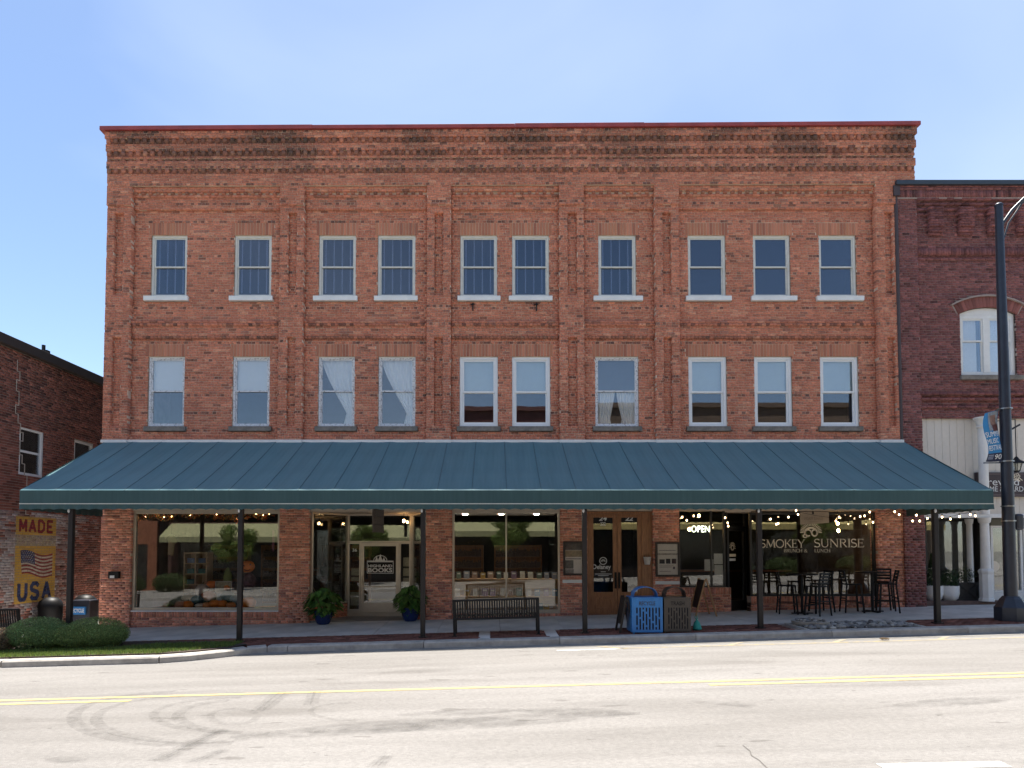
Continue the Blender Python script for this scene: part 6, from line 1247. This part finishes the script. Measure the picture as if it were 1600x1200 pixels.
MB().lathe([(.05, .3), (.12, .25), (.22, .08), (.23, 0), (.2, -.02)], (lx+2.35, ly-.04, zt+.86), 18).build('lamp_head', M_navy, lp, smooth=True)
for py in (722, 640): z = Z_(py+1, ly); MB().bar((lx-.06, ly, z), (lx-.62 if py == 722 else lx-.30, ly-.10, z-.02), .025).build('banner_arm', M_navy, lp)
for py in (640, 722, 792, 815): z = Z_(py, ly); MB().lathe([(.145, 0), (.145, .03)], (lx, ly, z), 16).build('strap', mat('steel_strap', (.3, .3, .3), .35, metal=.9), lp)
MB().bar((lx+.1, ly, Z_(672, ly)), (lx+.30, ly-.05, Z_(664, ly)), .04).build('bracket', M_navy, lp); MB().box(lx+.14, lx+.34, ly-.06, ly+.06, Z_(828, ly), Z_(803, ly)).build('meter_box', M_navy, lp, bevel=.05)
bn_ = thing('street_banner', 'blue festival banner with white lettering on the lamp post', 'banner', (lx-.3, ly, Z_(722, ly)))
bz0, bz1 = Z_(721, ly), Z_(640, ly)
def bmap(u, v, d=0):   # u 0..1 from left edge to pole, v 0..1 from bottom
    sw_ = .12*math.sin((v)*5.2+.3)*(1-u)-.02; return (lx-.13-.46*(1-u)+sw_+.10*(v)*(1-u)-.0, ly-.10*(1-u)-d+.05*math.sin(u*4+v*5), bz0+(bz1-bz0)*v-.10*(1-u)*(v)-.02*(1-u))
def bsheet(name, u0, u1, v0, v1, m, d, nu=8, nv=16):
    b = MB(); b.v = [bmap(u0+(u1-u0)*i/nu, v0+(v1-v0)*j/nv, d) for j in range(nv+1) for i in range(nu+1)]; b.f = [(j*(nu+1)+i, j*(nu+1)+i+1, (j+1)*(nu+1)+i+1, (j+1)*(nu+1)+i) for j in range(nv) for i in range(nu)]; return b.build(name, m, bn_, smooth=True)
bsheet('cloth', 0, 1, .17, 1, mat('banner_blue', (.012, .18, .42), .6, var=.05), 0); bsheet('lower_panel', 0, 1, 0, .17, mat('banner_navy', (.008, .014, .045), .6), 0, 8, 4)
bsheet('photo_print', .28, .98, .62, .99, mat('banner_grey_print', (.24, .27, .30), .6, var=.5, scale=7), .004, 8, 8); bsheet('photo_print', .42, .86, .72, .92, mat('banner_skin_print', (.26, .15, .11), .6, var=.4, scale=12), .007, 6, 6); bsheet('photo_print', .50, .92, .60, .73, mat('banner_wood_print', (.10, .025, .018), .6, var=.4, scale=9), .010, 6, 6)
def btext(s, u0, u1, v0, v1, m=M_letw):
    t = text_mb(s, .0); a = np.array(t.v); lo, hi = a.min(0), a.max(0); t.v = [bmap(u0+(u1-u0)*(p[0]-lo[0])/(hi[0]-lo[0]), v0+(v1-v0)*(p[1]-lo[1])/(hi[1]-lo[1]), .013) for p in t.v]; t.build('lettering', m, bn_)
btext('SUMMER', .02, .95, .50, .60); btext('MUSIC', .02, .72, .365, .465); btext('FESTIVAL', .06, .97, .225, .33); btext('90', .58, .95, .045, .14)
for v in (.05, .085, .12): bsheet('small_print', .1, .5, v, v+.02, mat('banner_small_print', (.22, .25, .34), .6), .012, 3, 1)

# ================================================================ across the street (seen mirrored in the glass)
def far_building(name, label, x0, x1, y, h, wallcol, awn, awcol, ncol):
    t = thing(name, label, 'building', ((x0+x1)/2, y, 0)); zb = zg((x0+x1)/2)-.1; wm = mat('far_wall_%d' % int(x0), wallcol, .9, var=.2, scale=2.5)
    B_ = []; holes = [(x0+(x1-x0)*(i+.3)/ncol, x0+(x1-x0)*(i+.7)/ncol, zb+5.0, zb+6.8) for i in range(ncol)]; sf_ = (x0+.6, x1-.6, zb+.3, zb+3.2)
    m = MB(); wall_cells(m, x0, x1, zb-.6, zb+h, 0, holes+[sf_], .2); m.xf(lambda a, b, c: (a, y-b, c)); w = m.build('wall', wm, t, keep=True); MB().box(x0, x1, y-12, y-.35, zb-.5, zb+h-.3).build('shell_wall', M_dark, t, keep=True); MB().box(x0-.1, x1+.1, y-.3, y+.16, zb+h, zb+h+.3).build('cornice', wm, t)
    for a, b, c, d in holes: f = MB().frame(a, b, c, d, .08, y-.18, y-.08).build('window', M_white, t); MB().box(a+.08, b-.08, y-.14, y-.13, c+.08, d-.08).build('pane', M_gup, f)
    f = MB().frame(sf_[0], sf_[1], sf_[2], sf_[3], .1, y-.2, y-.1).build('shop_window', M_blackf, t); MB().box(sf_[0]+.1, sf_[1]-.1, y-.16, y-.15, sf_[2]+.1, sf_[3]-.1).build('pane', M_gfar, f)
    if awn:
        a = MB(); a.add([(x0+.2, y, zb+4.1), (x1-.2, y, zb+4.1), (x1-.2, y+1.5, zb+3.2), (x0+.2, y+1.5, zb+3.2), (x1-.2, y+1.5, zb+2.85), (x0+.2, y+1.5, zb+2.85)], [(0, 1, 2, 3), (3, 2, 4, 5)]); a.build('awning', mat('far_awning_%d' % int(x0), awcol, .8), t)
    return t
far_building('far_building', 'sunlit orange brick building mirrored in the pumpkin window', -38, -21.6, -22.5, 8.4, (.30, .11, .055), False, None, 4)
far_building('far_building', 'dark brick shop with cream awning mirrored in the bookstore glass', -21.4, -3.2, -23.5, 8.6, (.11, .055, .045), True, (.34, .33, .17), 6)
far_building('far_building', 'tall dark brick shop mirrored in the upper vinyl windows', -3.1, 5.0, -23.5, 11.2, (.12, .05, .045), True, (.34, .33, .17), 3)
far_building('far_building', 'tan rendered shop with yellow awning mirrored in the restaurant glass', 5.1, 30, -23.5, 11.0, (.13, .09, .065), True, (.45, .36, .14), 8)
def tree(x, y, h, r, label, n=5200):
    z = zg(x)-.07; t = thing('street_tree', label, 'tree', (x, y, z)); m = MB().tube([(x, y, z-.1), (x+.03, y, z+h*.3), (x-.04, y+.05, z+h*.6), (x, y, z+h*.9)], [.07, .055, .04, .012], 8)
    m.build('trunk', mat('bark', (.09, .07, .05), .9, var=.4), t); P = []; N = []; lb = MB()
    for _ in range(16):
        a = random.uniform(0, 6.28); q = random.random()**.5*.75; c = (x+r*q*math.cos(a), y+r*q*math.sin(a), z+h*random.uniform(.5, .93)); lb.tube([(x, y, z+h*.42), c], [.025, .008], 5); p, d_ = blob_points(c, (r*.38, r*.38, r*.32), n//16, .4); P.append(p); N.append(d_)
    lb.build('limbs', mat('bark', (.09, .07, .05), .9), t); P = np.vstack(P); N = np.vstack(N); link('crown', leaf_mesh('crown', P-np.array(wpos(t)), N, .075, leaf_cols((.14, .20, .045), len(P), .35), M_leaf, .5), t, wpos(t))['kind'] = 'stuff'
for k, (x, y, r_) in enumerate(((-24.5, -20.5, 1.0), (-22.3, -20.4, 1.2), (-19.6, -20.3, 1.1), (14.5, -19.6, .9), (17.2, -19.6, 1.1), (21.5, -19.6, 1.2), (24, -19.6, 1.0))):
    t = thing('low_shrub', 'low green shrub across the street mirrored in the shop glass', 'shrub', (x, y, zg(x)-.07), 'low shrubs across the street'); P, N = blob_points((x, y, zg(x)+.45), (r_, .6, .62), 2600, .5); P[:, 2] = np.maximum(P[:, 2], zg(x)-.05)
    link('foliage', leaf_mesh('foliage', P-np.array(wpos(t)), N, .06, leaf_cols((.06, .095, .03), len(P), .4), M_leaf, .5), t, wpos(t))['kind'] = 'stuff'; m = MB(); [m.tube([(x, y, zg(x)-.1), (x+random.uniform(-.6, .6)*r_, y+random.uniform(-.3, .3), zg(x)+.7)], [.02, .006], 5) for _ in range(8)]; m.build('twigs', mat('twig', (.07, .05, .035), .9), t)
tree(-15.6, -20.2, 3.9, 1.3, 'small leafy street tree mirrored in the pumpkin window'); tree(1.0, -20.4, 4.0, 1.35, 'small leafy street tree mirrored in the mullioned book window'); tree(-8.0, -20.2, 3.9, 1.2, 'small leafy street tree mirrored over the bookstore door'); tree(19.4, -20.0, 4.2, 1.4, 'small leafy street tree mirrored in the restaurant window')
